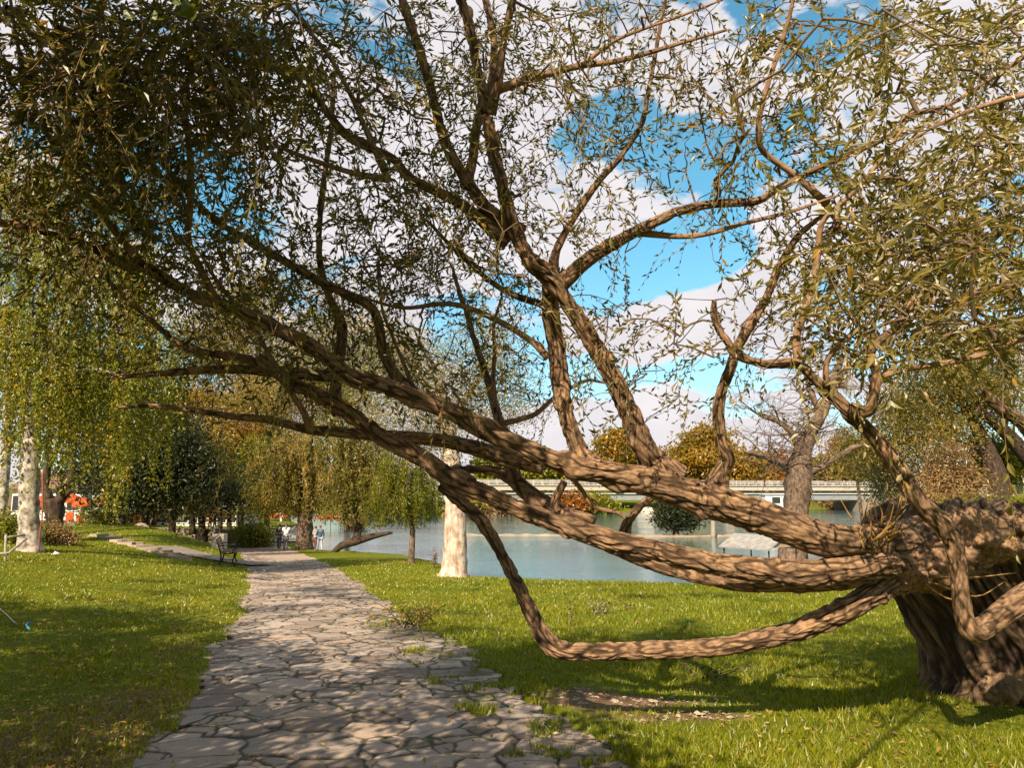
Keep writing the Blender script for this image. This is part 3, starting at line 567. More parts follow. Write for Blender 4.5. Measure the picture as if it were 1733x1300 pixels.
def willow_leaves():
    C, D, T = [], [], []; mb = MB(); C2, D2, T2 = [], [], []
    for k in range(nr, len(nodes)):
        b = nodes[k]; a = nodes[par[k]]; v = (b-a)/(np.linalg.norm(b-a)+1e-6); sh = k
        d0 = v*.5 + RNG.normal(size=3)*.65 + np.array([0, 0, -.15]); d0 /= np.linalg.norm(d0); l = RNG.uniform(.26, .58); n = int(RNG.integers(12, 21))
        t = (np.arange(n)+.5)/n; bend = np.array([0, 0, -.16])*RNG.uniform(.2, 1.8)
        p = b + d0*l*t[:, None] + bend*(t**2)[:, None]
        side = np.cross(d0, RNG.normal(size=3)); side /= np.linalg.norm(side)+1e-9; side2 = np.cross(d0, side)
        an = np.arange(n)*2.4; dv = d0*.95 + (np.cos(an)[:, None]*side + np.sin(an)[:, None]*side2)*.62 + RNG.normal(size=(n, 3))*.12 + np.array([0, 0, -.18])
        px = proj(b)[0][0]; near = (b[1] < 4.7 and px > 1250) or (px > 1380)
        base = RNG.beta(2.2, 3.2)*.8; tt = base + RNG.normal(size=n)*.09; tt = np.where(RNG.random(n) < .035, .98, tt)
        (C2 if near else C).append(p); (D2 if near else D).append(dv); (T2 if near else T).append(tt)
        mb.tube([b, b+d0*l*.5+bend*.25, b+d0*l*.95+bend*.9], [.0024, .0018, .001], 3, None, None, False)
    C, D, T = map(np.concatenate, (C, D, T)); n = len(C); sz = RNG.uniform(.040, .080, n)*np.where(C[:, 0] > -.7, .88, 1.0)
    leaf_obj('foliage', C, D, sz, sz*RNG.uniform(.24, .34, n), T, M['willow_leaf'], willow)
    C, D, T = map(np.concatenate, (C2, D2, T2)); n = len(C); sz = RNG.uniform(.042, .085, n)
    leaf_obj('sunlit_foliage', C, D, sz, sz*RNG.uniform(.28, .40, n), T, M['sunlit_leaf'], willow, N6=True)
    mb.build('shoots', M['yellow_twig'], willow)
willow_leaves()
def overhead_shade_tree():
    """broad-leaved tree behind the photographer, mostly unseen; crown shaped to shade path, limbs and trunk"""
    out = []
    def put(g, s):  # leaf clusters traced back along the sun from wanted shade spots, kept unseen
        q = g - SUN*s; x, y, f = proj(q)
        if f[0] > .2 and -170 < x[0] < 1910 and -150 < y[0] < 1450: return
        out.append(q)
    for _ in range(13500):
        y = 3.2 + 15*RNG.random()**1.25; x = RNG.uniform(-9.0, 1.6) if RNG.random() < .75 else RNG.uniform(-7.5, -2.2); lx, rx = float(xl(y)), float(xr(y))
        if x > rx + .15: continue
        cl = float(noise3(np.array([[x*1.3, y*.75, 2.0]]))[0]) + .55*float(noise3(np.array([[x*3.2, y*1.9, 7.0]]))[0])
        lim = (-.42 if y < 11 else -.20 if y < 15 else .25) if x > lx else (-.36 if y < 10.5 else -.20 if y < 13.5 else .32)
        if cl < lim: continue
        put(np.array([x, y, H(x, y)]), RNG.uniform(2.7, 4.3)/math.sin(EL))
    for _ in range(7000):
        y = RNG.uniform(11, 27); x = RNG.uniform(-9, 7); lx, rx = float(xl(y)), float(xr(y))
        cl = float(noise3(np.array([[x*.55, y*.62, 12.0]]))[0]) + .5*float(noise3(np.array([[x*1.6, y*1.7, 17.0]]))[0])
        if cl < (.10 if lx < x < rx else .26 if x < lx else .34): continue
        put(np.array([x, y, H(x, y)]), RNG.uniform(7.0, 10.5)/math.sin(EL))
    for _ in range(240): put(P(RNG.uniform(1600, 1900), RNG.uniform(960, 1200), RNG.uniform(5.9, 6.4)), RNG.uniform(2.6, 4.6))
    for _ in range(1500):
        q = ROOTS[RNG.integers(len(ROOTS))]; px = 866 + 1300*q[0]/q[1]
        if 330 < px < 880: put(q, RNG.uniform(3.6, 5.5))
    for _ in range(60): put(P(RNG.uniform(-50, 480), RNG.uniform(-50, 430), RNG.uniform(4.5, 6)), RNG.uniform(3.5, 6))
    att = np.array(out); att = att[att[:, 2] > 2.6]; b = np.array([-7.6, -3.0]); z = H(*b)
    t = empty('overhanging_shade_tree', (b[0], b[1], z), 'broad-leaved tree mostly out of view, crown shaped to shade the path, leaf tips at the very top', 'tree')
    S = [spline(np.array([(b[0], b[1], z-.2, .32), (b[0]+.1, b[1], z+1.5, .25), (b[0]+.2, b[1]+.1, z+3.4, .2), (b[0]+.3, b[1]+.2, z+5.2, .12)]), .25)]
    for e in [(-7, 2, 4.6), (-4.4, 1.6, 4.6), (-2.2, -1.4, 4.6), (.6, -2.2, 4.2), (-10, 6, 5.2)]:
        a = S[0][9+RNG.integers(0, 5), :3]; e = np.array(e); m = (a+e)/2+[0, 0, .6]; S.append(spline(np.array([(*a, .07), (*m, .045), (*e, .02)]), .3))
    mb = MB()
    for k, q in enumerate(S): mb.tube(q[:, :3], q[:, 3], 16 if k == 0 else 10)
    mb.build('trunk', M['dark_bark'], t); r = np.concatenate([q[4:] for q in S])[:, :3]
    nd, pr, rd, k0 = branch_net(r, None, att, .002, .022); mb = MB(); C, D, T = [], [], []
    for k in range(k0, len(nd)):
        a, c = nd[pr[k]], nd[k]; l = np.linalg.norm(c-a)
        if l < 1e-3: continue
        qx, qy, qf = proj(np.array([a*(1-f)+c*f for f in (0, .25, .5, .75, 1)]))
        if not ((qf > .1) & (qx > -40) & (qx < 1775) & (qy > -40) & (qy < 1340)).any(): mb.tube([a, (a+c)/2+RNG.normal(size=3)*l*.06, c], [rd[k]*1.3, rd[k]*1.1, rd[k]], 4, None, None, False)
        n = 9; C.append(c + RNG.normal(size=(n, 3))*.15); D.append(RNG.normal(size=(n, 3))+[0, 0, -.5]); T.append(RNG.random(n))
    mb.build('twigs', M['dark_bark'], t)
    C, D, T = [np.concatenate(C)], [np.concatenate(D)], [np.concatenate(T)]; qx, qy, qf = proj(C[0]); ok = ~((qf > .1) & (qx > -40) & (qx < 1775) & (qy > -40) & (qy < 1340)); C, D, T = [C[0][ok]], [D[0][ok]], [T[0][ok]]
    for (x, y, d, n) in [(335, 12, 2.3, 6), (240, 15, 2.5, 5), (350, -20, 2.3, 6), (300, -30, 2.4, 5)]:
        C.append(np.array([P(x+RNG.normal()*16, y+RNG.normal()*14, d+RNG.normal()*.06) for _ in range(n)])); D.append(RNG.normal(size=(n, 3))*.6+[0, 0, -.7]); T.append(RNG.uniform(.1, .6, n))
    C, D, T = map(np.concatenate, (C, D, T)); s_ = RNG.uniform(.09, .135, len(C))
    s_[-22:] = RNG.uniform(.045, .07, 22); T[-22:] *= .4
    leaf_obj('crown', C, D, s_, s_*.62, T, M['green_leaf'], t, N6=True, fold=.12)
overhead_shade_tree()
# ================================================================== OTHER TREES
def tubes_px(mb, lines, step=.25, seg=14, disp=None, gz=True):
    """lines: list of (string, d0, d1); first line starts on the ground"""
    ends = []
    for k, (s, d0, d1) in enumerate(lines):
        q = L4(s, d0, d1); W = np.array([P(a, b, d) for a, b, w, d in q]); R = np.array([w*.5*d/F for a, b, w, d in q])
        if k == 0 and gz:
            g = W[0].copy(); g[2] = max(H(g[0], g[1]), WATER-.3)-.15; W = np.vstack([g, W[1:]])
        mb.tube(W, R, seg, step, disp, True, 5.0*k+d0); ends.append(W)
    return ends
def grow(mb, p, v, l, r, depth, droop=0, out=None, spread=.7):
    v = v/np.linalg.norm(v); m = p + v*l*.5 + RNG.normal(size=3)*l*.08; e = p + v*l + RNG.normal(size=3)*l*.1 + np.array([0, 0, -droop*l])
    mb.tube([p, m, e], [r, r*.8, r*.55], 5 if r < .03 else 8, None, None, False)
    if out is not None: out.append(e)
    if depth > 0:
        for _ in range(int(RNG.integers(2, 4))):
            t = RNG.uniform(.35, 1); q = p*(1-t)+e*t if t < .95 else e
            grow(mb, q, v + RNG.normal(size=3)*spread, l*RNG.uniform(.55, .8), r*.5, depth-1, droop, out, spread)
def blob_pts(blobs, d, n, depth=None):
    """points in crown masses given by (px, py, rx, ry) at distance d, biased to the shell"""
    tot = sum(b[2]*b[3] for b in blobs); out = []
    for (cx, cy, rx, ry) in blobs:
        k = max(2, int(round(n*rx*ry/tot))); c = P(cx, cy, d); s = d/F
        u = RNG.normal(size=(k, 3)); u /= np.linalg.norm(u, axis=1)[:, None]; rr = RNG.random(k)**.42
        dz = (depth or min(rx, ry))*s
        out.append(c + u*rr[:, None]*np.array([rx*s, dz, ry*s]))
    return np.concatenate(out)
def tree(name, label, base_px, d, lines, blobs, leaf, bark, n_clump, per, lsize, spread=.5, style='clump', strand=None, cat='tree', group=None, lw=.45, bdepth=None, disp=None, links=40, ymax=None):
    b = P(base_px[0], base_px[1], d); z = max(H(b[0], b[1]), WATER-.3); t = empty(name, (b[0], b[1], z), label, cat, group)
    mb = MB(); tops = tubes_px(mb, lines, max(.12, d*.008), 16, disp) if lines else []
    mb.build('trunk', M[bark], t) if lines else None
    per0 = per*2.0; lsize *= 1.3; spread *= 1.25
    cl = blob_pts(blobs, d, n_clump, bdepth); cl[:, 2] = np.maximum(cl[:, 2], Hh(cl[:, 0], cl[:, 1])+.15)
    if lines and links:
        bm_ = MB(); src = np.concatenate([w[1:] for w in tops]); k = 0
        for c in cl[RNG.permutation(len(cl))[:links]]:
            s = src[np.argmin(((src-c)**2).sum(1) + 4*np.maximum(0, src[:, 2]-c[2])**2)]; l = np.linalg.norm(c-s); m = (s+c)/2 + np.array([0, 0, .12*l]) + RNG.normal(size=3)*.05*l
            bm_.tube([s, m, c], [max(.012, l*.014), max(.008, l*.009), .006], 5, l/5+.01, None, False)
        bm_.build('branches', M[bark], t)
    C, D, T = [], [], []
    for c in cl:
        base = RNG.beta(2, 2.6); per = int(per0*RNG.uniform(.3, 1.6))
        if style == 'weep':
            ns = 5
            for _ in range(ns):
                l = RNG.uniform(*strand)*d/F; n = max(4, int(per/ns)); tt = np.sort(RNG.random(n)); p0 = c + RNG.normal(size=3)*spread*np.array([1, 1, .5]); sw = RNG.normal(size=2)*.07*l
                p = p0 + np.stack([sw[0]*tt**2, sw[1]*tt**2, -l*tt], 1) + RNG.normal(size=(n, 3))*lsize*.45
                p[:, 2] = np.maximum(p[:, 2], Hh(p[:, 0], p[:, 1])+.25)
                C.append(p); D.append(RNG.normal(size=(n, 3))*.55 + np.array([0, 0, -.8])); T.append(base+RNG.normal(size=n)*.16)
        else:
            n = per; p = c + RNG.normal(size=(n, 3))*spread*np.array([1, 1, .7]); p[:, 2] = np.maximum(p[:, 2], Hh(p[:, 0], p[:, 1])+.05)
            C.append(p); D.append(RNG.normal(size=(n, 3)) + np.array([0, 0, -.25])); T.append(base+RNG.normal(size=n)*.14)
    C, D, T = map(np.concatenate, (C, D, T))
    if ymax:
        k = C[:, 2] > P(base_px[0], ymax, d)[2] + RNG.random(len(C))*.5*d/100 + .012*d*n2(C[:, 0], C[:, 1], 60/d); C, D, T = C[k], D[k], T[k]
    s = lsize*RNG.uniform(.7, 1.35, len(C))
    leaf_obj('crown', C, D, s, s*lw, T, M[leaf], t)
    return t
bd = bark_disp(.03, 5, 1.6)
# weeping birches and the dark trees on the left
g1 = ground(52, 934); D1 = g1[1]
tree('weeping_birch', 'tall weeping birch with thick pale fissured trunk and long yellow-green curtains, at the left', (52, 934), D1,
     [('52,934,46 50,915,36 49,880,31 50,820,30 52,760,29 58,700,25 62,650,21 67,590,20 72,520,15 76,440,12 80,340,9 85,200,6', D1, D1), ('66,600,15 84,575,12 110,540,9 128,515,7 150,470,5', D1, D1-.8), ('60,690,13 40,640,9 20,580,7 0,540,5', D1, D1+.8), ('70,540,11 120,470,8 190,420,6 260,410,4', D1, D1-1.5)],
     [(40,560,60,120),(120,560,70,130),(200,570,60,130),(265,560,55,100),(100,420,110,90),(235,450,80,80),(60,290,90,80),(190,270,80,80),(20,640,30,70),(150,640,60,60),(230,640,60,60)],
     'birch_leaf', 'birch_bark', 215, 150, .070, .17, 'weep', (70, 220), lw=.62, bdepth=120, disp=bd, links=70)
g = ground(4, 915)
tree('weeping_birch', 'slim pale birch stem at the far left edge, leaning beside the thick birch', (2, 900), 27.5, [('-6,900,18 4,850,16 8,790,15 14,720,13 22,660,11 30,560,8 38,420,5', 27.5, 27.5)],
     [(-30,560,60,120),(-40,420,70,110),(20,330,60,90)], 'birch_leaf', 'birch_bark', 70, 120, .09, .35, 'weep', (60, 150), lw=.6, disp=bd, links=25)
tree('pollard_tree', 'gnarled dark pollarded trunk with a heart-shaped hollow, behind the thick birch', (93, 921), 27,
     [('93,921,36 93,905,26 92,880,25 92,860,30 90,845,34', 27, 27), ('84,850,17 77,825,13 80,790,10 84,720,8 86,640,6', 27, 27.3), ('100,850,18 112,830,13 122,800,10 126,740,7 130,660,5', 27, 26.7), ('104,848,12 112,838,10 118,832,8', 27, 26.8)],
     [(110,690,40,60),(140,730,30,40),(95,620,50,50)], 'yellow_leaf', 'dark_bark', 30, 110, .09, .4, disp=bark_disp(.05, 4, 2), links=18)
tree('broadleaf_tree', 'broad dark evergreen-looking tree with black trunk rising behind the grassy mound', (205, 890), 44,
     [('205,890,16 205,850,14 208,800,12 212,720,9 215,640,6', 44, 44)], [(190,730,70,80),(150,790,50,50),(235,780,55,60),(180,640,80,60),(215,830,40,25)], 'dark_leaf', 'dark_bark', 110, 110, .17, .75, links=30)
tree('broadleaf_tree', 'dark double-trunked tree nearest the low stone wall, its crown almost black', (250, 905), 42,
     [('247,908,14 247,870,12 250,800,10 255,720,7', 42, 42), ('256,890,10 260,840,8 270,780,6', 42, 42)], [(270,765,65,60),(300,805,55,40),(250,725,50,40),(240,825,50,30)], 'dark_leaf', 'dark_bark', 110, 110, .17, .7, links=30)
tree('broadleaf_tree', 'leafy grey-green tree on a straight dark trunk beside the wall, left of the orange tree', (292, 905), 52,
     [('292,910,12 292,870,11 295,820,9 300,760,7', 52, 52)], [(315,810,50,40),(330,770,50,40),(290,780,40,40),(310,850,40,18)], 'olive_leaf', 'dark_bark', 60, 110, .17, .7, links=20)
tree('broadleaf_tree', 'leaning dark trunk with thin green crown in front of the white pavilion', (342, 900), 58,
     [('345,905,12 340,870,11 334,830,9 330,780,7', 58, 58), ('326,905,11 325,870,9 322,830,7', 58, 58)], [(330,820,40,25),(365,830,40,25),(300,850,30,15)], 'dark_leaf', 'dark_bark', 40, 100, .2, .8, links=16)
tree('maple_tree', 'autumn maple with glowing yellow and orange crown above the white pavilion', (372, 900), 64,
     [('372,905,9 372,870,8 365,820,7 355,760,5', 64, 64)], [(345,725,60,45),(320,690,40,40),(375,760,40,30)], 'yellow_leaf', 'dark_bark', 60, 110, .22, .9, links=20)
tree('maple_tree', 'small rust-orange maple under the yellow crown, behind the wall', (385, 900), 66,
     [('388,905,8 388,870,7 386,800,5', 66, 66)], [(390,770,25,30),(372,850,25,14),(400,740,25,20)], 'orange_leaf', 'dark_bark', 24, 90, .22, .7, links=10)
tree('broadleaf_tree', 'bright green tree standing over the end of the wall by the path', (405, 905), 64,
     [('408,912,11 407,880,10 408,850,8 415,810,6', 64, 64)], [(420,825,35,38),(445,850,28,25),(410,790,40,30),(430,770,40,30)], 'green_leaf', 'dark_bark', 70, 110, .18, .65, links=20)
tree('willow_tree', 'silvery weeping willow on a knobbly trunk right beside the man in white', (515, 922), 50.5,
     [('515,925,30 515,905,24 516,885,23 518,862,22 520,830,17 522,790,12', 50.5, 50.5)], [(520,790,48,40),(490,820,40,40),(550,800,38,40),(520,745,60,30),(470,780,40,40)], 'olive_leaf', 'grey_bark', 150, 120, .15, .5, 'weep', (20, 60), lw=.3, disp=bark_disp(.12, 2.2, 1.4), links=40, ymax=882)
tree('willow_tree', 'tall yellow-brown willow mass behind the knobbly trunk, upper crown', (470, 905), 72,
     [('450,908,10 452,870,9 455,800,8 465,700,6', 72, 72)], [(480,700,80,60),(440,770,50,60),(560,700,70,50),(540,640,70,40),(420,690,50,60)], 'olive_leaf', 'grey_bark', 150, 110, .2, .8, lw=.35, links=40, ymax=872)
tree('tall_tree', 'tall pale olive tree filling the sky behind the autumn maple, left of centre', (395, 900), 84,
     [('395,902,12 396,820,10 402,700,8 410,600,6', 84, 84)], [(400,600,80,90),(330,640,60,80),(430,520,60,70),(360,540,60,60),(450,640,50,60)], 'olive_leaf', 'grey_bark', 150, 90, .28, 1.1, lw=.35, links=40)
tree('tall_tree', 'tall pale silvery tree behind the middle of the willow limbs', (590, 895), 96,
     [('588,896,11 590,820,9 592,700,7 590,600,5', 96, 96)], [(580,580,70,80),(520,620,60,70),(640,620,60,60),(600,680,80,50),(545,500,50,60)], 'silver_leaf', 'grey_bark', 130, 70, .28, 1.3, lw=.32, links=40)
tree('willow_tree', 'willow leaning from a fallen log at the water edge, drooping olive crown', (606, 908), 44,
     [('560,929,7 578,924,12 600,917,14 620,911,12 640,906,9 664,902,4', 44, 43.6), ('603,914,15 606,898,12 609,875,11 611,850,10 612,800,7', 43.9, 44)], [(605,790,48,40),(590,830,40,35),(630,800,35,50),(610,740,60,35)], 'olive_leaf', 'dark_bark', 130, 120, .14, .45, 'weep', (20, 60), lw=.3, links=30, ymax=888)
gs = ground(695, 953)
tree('young_tree', 'small slender forked tree with yellow-green hanging crown on the lawn by the pond', (695, 953), gs[1],
     [('695,955,13 697,930,10 698,905,9 697,885,9 690,868,7 682,840,5', gs[1], gs[1]), ('697,885,7 704,865,6 708,840,5 712,810,4', gs[1], gs[1])], [(690,795,48,36),(652,820,30,40),(725,815,28,38),(642,850,14,28),(690,838,42,20),(665,775,30,24)], 'green_leaf', 'grey_bark', 120, 85, .09, .30, 'weep', (25, 60), lw=.30, links=40, ymax=893)
gw = ground(767, 976); DW = gw[1]
tree('silver_willow', 'pale bark-stripped thick trunk standing on the lawn edge with a silvery feathery crown', (767, 976), DW,
     [('767,979,62 768,972,48 769,958,42 770,930,38 771,880,35 770,830,32 764,780,29 758,730,26 752,690,20 748,660,12 746,640,7', DW, DW), ('757,720,14 790,670,11 820,630,8 850,590,5', DW, DW+.7), ('754,690,12 715,640,9 690,600,7 660,560,4', DW, DW-.5)],
     [(745,640,110,70),(820,610,70,70),(680,640,90,70),(740,730,110,40),(810,690,80,45),(630,590,80,70),(870,650,50,60),(560,600,60,60),(690,735,70,35),(640,720,40,40)], 'silver_leaf', 'white_bark', 240, 62, .085, .42, lw=.28, disp=bark_disp(.035, 5, 2.2), links=80)
tree('bare_willow', 'nearly bare grey willow with stout trunk and leafless twigs standing in the shallows', (1343, 950), 39,
     [('1340,956,56 1342,935,45 1344,900,41 1347,870,38 1350,830,42 1352,795,40 1356,770,30 1372,735,22 1392,695,18 1408,655,12 1425,600,7', 39, 39), ('1346,800,16 1322,785,12 1300,775,8 1262,765,5', 39, 38), ('1358,770,12 1340,735,9 1320,715,8 1280,700,5', 39, 39.5), ('1390,700,9 1370,660,7 1360,620,5 1340,590,3', 39, 39), ('1352,815,14 1390,790,9 1430,765,6 1470,750,3', 39, 38.5), ('1408,655,8 1440,610,6 1460,560,4', 39, 39)],
     [(1300,700,60,50)], 'olive_leaf', 'grey_bark', 6, 8, .12, .6, disp=bark_disp(.09, 3, 1.8), links=0)
def bare_twigs():
    t = [o for o in COL.objects if o.name.startswith('bare_willow')][0]; mb = MB()
    for (x, y, n) in [(1300,775,4),(1322,785,4),(1352,800,6),(1356,765,6),(1340,735,4),(1372,735,5),(1320,715,4),(1392,695,5),(1408,655,5),(1370,660,4),(1390,790,4),(1425,615,4),(1280,700,3),(1440,610,3)]:
        for _ in range(int(n*1.7)):
            p = P(x, y, 39+RNG.normal()*.3); v = np.array([RNG.normal()*1.0, RNG.normal()*.6, RNG.normal()*.5+.35]); grow(mb, p, v, RNG.uniform(1.0, 2.1), .035, 3, .05, None, .55)
    mb.build('bare_twigs', M['grey_bark'], t)
bare_twigs()
# right bank
tree('willow_tree', 'big grey-green willow leaning over the right bank, behind the crooked branch', (1650, 860), 44,
     [('1700,880,40 1690,820,34 1670,760,26 1640,700,16 1600,640,9', 44, 44), ('1760,800,30 1700,730,22 1650,690,14', 44, 43)], [(1570,720,70,50),(1650,680,80,60),(1520,700,50,45),(1600,640,90,50),(1700,610,70,70),(1530,760,40,35),(1460,760,35,45)], 'olive_leaf', 'dark_bark', 170, 120, .15, .6, lw=.33, links=50)
tree('silver_shrub', 'silvery leaved shrub hanging over the water at the bridge end', (1500, 850), 46, [('1512,860,8 1508,830,6 1500,800,4', 46, 46)], [(1500,805,28,32),(1515,840,30,20),(1485,780,25,25),(1545,800,25,30)], 'silver_leaf', 'grey_bark', 40, 110, .15, .4, cat='shrub', lw=.3, links=10)
tree('dry_shrub', 'tall tan shrub with dry feathery leaves on the right bank', (1620, 850), 40, [('1620,860,8 1618,810,6 1615,770,4', 40, 40)], [(1612,790,28,35),(1630,820,30,30),(1600,820,25,30)], 'tan_leaf', 'grey_bark', 40, 120, .13, .4, cat='shrub', links=10)
tree('dry_shrub', 'low orange-brown bush at the foot of the tan shrub', (1640, 862), 37, [('1640,868,5 1640,850,4', 37, 37)], [(1640,850,26,13),(1600,862,22,12),(1560,852,26,17)], 'tan_leaf', 'grey_bark', 26, 100, .12, .3, cat='shrub', links=6)
tree('young_tree', 'yellow-green young tree on a thin pale stem on the right bank lawn', (1682, 850), 48, [('1682,850,6 1681,820,5 1684,790,4', 48, 48)], [(1690,780,35,28),(1665,765,30,25),(1710,800,25,22)], 'green_leaf', 'grey_bark', 40, 110, .15, .45, links=12)
tree('yellow_bush', 'yellow-leaved bush right of the bare willow, over the water', (1440, 810), 52, [('1460,850,6 1450,810,5 1435,770,4', 52, 52)], [(1430,750,22,25),(1450,785,22,20)], 'yellow_leaf', 'grey_bark', 16, 90, .14, .35, cat='shrub', links=6)
tree('hedge', 'low green hedge along the top of the right bank', (1690, 875), 34, [], [(1660,862,30,12),(1710,866,40,14),(1755,860,30,16),(1590,872,35,14)], 'green_leaf', 'grey_bark', 30, 110, .10, .3, cat='shrub', links=0)
tree('pale_grass_tuft', 'pale feathery plant behind the top of the old willow trunk', (1615, 900), 9.5, [], [(1615,872,22,22),(1635,865,15,15),(1590,885,14,14)], 'silver_leaf', 'grey_bark', 26, 60, .06, .05, cat='plant', links=0, lw=.2)
# far shore: autumn trees beyond the bridge
far = [(1200,775,62,52,225,'yellow_leaf','largest golden tree beyond the bridge, under the crooked branch'),(1250,800,45,30,222,'yellow_leaf','low golden tree beyond the bridge, beside the bare willow'),(1150,795,35,28,226,'yellow_leaf','golden tree beyond the bridge just right of the rising limb'),
       (1040,765,27,30,222,'yellow_leaf','small round golden tree alone between the two rising limbs'),(900,798,50,22,224,'green_leaf','olive tree row beyond the bridge, left of the limb fork'),(840,790,30,25,228,'green_leaf','olive tree beside the green glazed block'),
       (960,800,40,20,226,'green_leaf','low olive tree beyond the middle of the bridge'),(1300,800,40,22,228,'orange_leaf','russet tree beyond the bridge behind the bare willow'),(1400,800,45,20,230,'olive_leaf','olive-brown tree beyond the bridge right of the bare willow'),(1470,790,45,35,228,'olive_leaf','olive tree beyond the right end of the bridge')]
for (cx, cy, rx, ry, d, lf, lb) in far:
    tree('autumn_tree', lb, (cx, 850), d, [(f'{cx},856,6 {cx},830,5 {cx},{cy},4', d, d)], [(cx,cy,rx,ry),(cx-rx*.4,cy+ry*.5,rx*.6,ry*.5),(cx+rx*.4,cy+ry*.5,rx*.6,ry*.5),(cx+rx*.1,cy-ry*.5,rx*.5,ry*.6)], lf, 'dark_bark', 70, 70, .85, 1.6, group='autumn trees beyond the bridge', links=14, lw=.6)
for (cx, cy, rx, ry, d, lf, lb) in [(850,868,35,13,150,'tan_leaf','brown shrub on the far shore near the pale rocks'),(960,858,35,13,158,'orange_leaf','rusty shrub on the far shore under the bridge'),(1010,858,25,12,160,'green_leaf','green shrub on the far shore under the bridge'),(790,862,30,12,150,'olive_leaf','olive shrub on the far shore behind the pale trunk'),(680,865,60,13,150,'dark_leaf','dark shrub on the far shore behind the small forked tree'),(1430,850,40,10,215,'tan_leaf','dry shrub on the bank below the right end of the bridge')]:
    tree('shore_shrub', lb, (cx, 872), d, [], [(cx,cy,rx,ry)], lf, 'dark_bark', 26, 80, .55, .9, cat='shrub', group='shrubs along the far shore', links=0, lw=.6)
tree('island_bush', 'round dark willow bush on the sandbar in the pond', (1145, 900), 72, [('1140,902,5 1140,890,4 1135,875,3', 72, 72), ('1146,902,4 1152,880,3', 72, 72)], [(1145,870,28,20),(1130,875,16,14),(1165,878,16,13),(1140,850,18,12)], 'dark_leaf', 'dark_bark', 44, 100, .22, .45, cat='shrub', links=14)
# left bank bushes
for (cx, cy, rx, ry, d, lf, lb) in [(432,908,11,9,53,'green_leaf','low green bush at the end of the stone wall by the path'),(20,905,28,28,23,'green_leaf','weedy yellow-green plants at the foot of the left birch'),(88,928,17,7,24.5,'tan_leaf','rusty ivy round the foot of the pollarded trunk'),(175,880,26,16,48,'green_leaf','bright shrub among the red parasols'),(215,875,28,18,52,'orange_leaf','orange shrub beside the dark trunks'),(600,885,25,12,90,'tan_leaf','dry reeds on the bank behind the leaning willow')]:
    tree('bush', lb, (cx, cy+ry), d, [], [(cx,cy,rx,ry)], lf, 'dark_bark', 22, 80, .09 if d < 30 else .15, .22 if d < 30 else .5, cat='shrub', links=0)
# ================================================================== LAWN STUFF
def grass_blades():
    n = 330000
    y = 3.6*np.power(34/3.6, RNG.random(n)**1.05); u = RNG.uniform(-1, 1, n); x = u*(.74*y+1.2)
    z = Hh(x, y); inp = np.minimum(x-xl(y), xr(y)-x); sd = lake_sd(x, y)
    nz = n2(x, y, .8, 1)+.5*n2(x, y, 3, 2)
    ok = (inp < .10 + .10*n2(x, y, 2.1, 6)) & (sd > .3)
    # tufts that creep in between the flags on the crumbling right edge
    creep = (inp > 0) & (xr(y)-x < .9) & (n2(x, y, 2.2, 15)+.5*n2(x, y, 6, 4) > .30) & (y < 13)
    bare = np.zeros(n)
    for (qx, qy, rx, ry, a) in [(1050,1190,.9,.28,1),(1180,1215,.7,.25,.8),(980,1175,.4,.2,.8),(60,1225,1.2,.8,.5),(150,1290,1.2,.5,.5)]:
        gx, gy = Gp(qx, qy); bare = np.maximum(bare, a*np.exp(-(((x-gx)/rx)**2+((y-gy)/ry)**2)))
    ok = (ok | creep) & (RNG.random(n) > bare*1.25) & (np.hypot(x-wb[0], y-wb[1]) > 1.0)
    x, y, z, nz, bare = x[ok], y[ok], z[ok], nz[ok], bare[ok]; n = len(x); z = z - .03*sstep(.0, .28, inp[ok])*~creep[ok]
    left = x < -1
    h = (.028+.03*RNG.random(n)+.022*np.clip(nz, 0, 1)+.05*np.clip(n2(x, y, 1.9, 33)-.28, 0, 1))*np.where(left, .8, 1)*(1+y*.012); w = (.0026+.00065*y)*RNG.uniform(.8, 1.4, n)
    a = RNG.uniform(0, 2*math.pi, n); tx, ty = RNG.normal(size=n)*.45*h, RNG.normal(size=n)*.45*h
    B = np.stack([x, y, z-.008], 1); S = np.stack([np.cos(a)*w, np.sin(a)*w, 0*w], 1)
    V = np.stack([B-S, B+S, B+np.stack([tx, ty, h], 1)], 1).reshape(-1, 3)
    t = np.clip(.34+.16*nz+RNG.normal(size=n)*.15 + .25*bare + np.where(RNG.random(n) < .05, .4, 0) + np.where(left, .06, 0), 0, 1)
    tag(mesh('lawn_grass', V, np.arange(3*n).reshape(-1, 3), M['grass'], attrs={'tint': np.repeat(t, 3)}, smooth=False), 'short green grass covering the lawn on both sides of the path', 'grass', kind='stuff')
grass_blades()
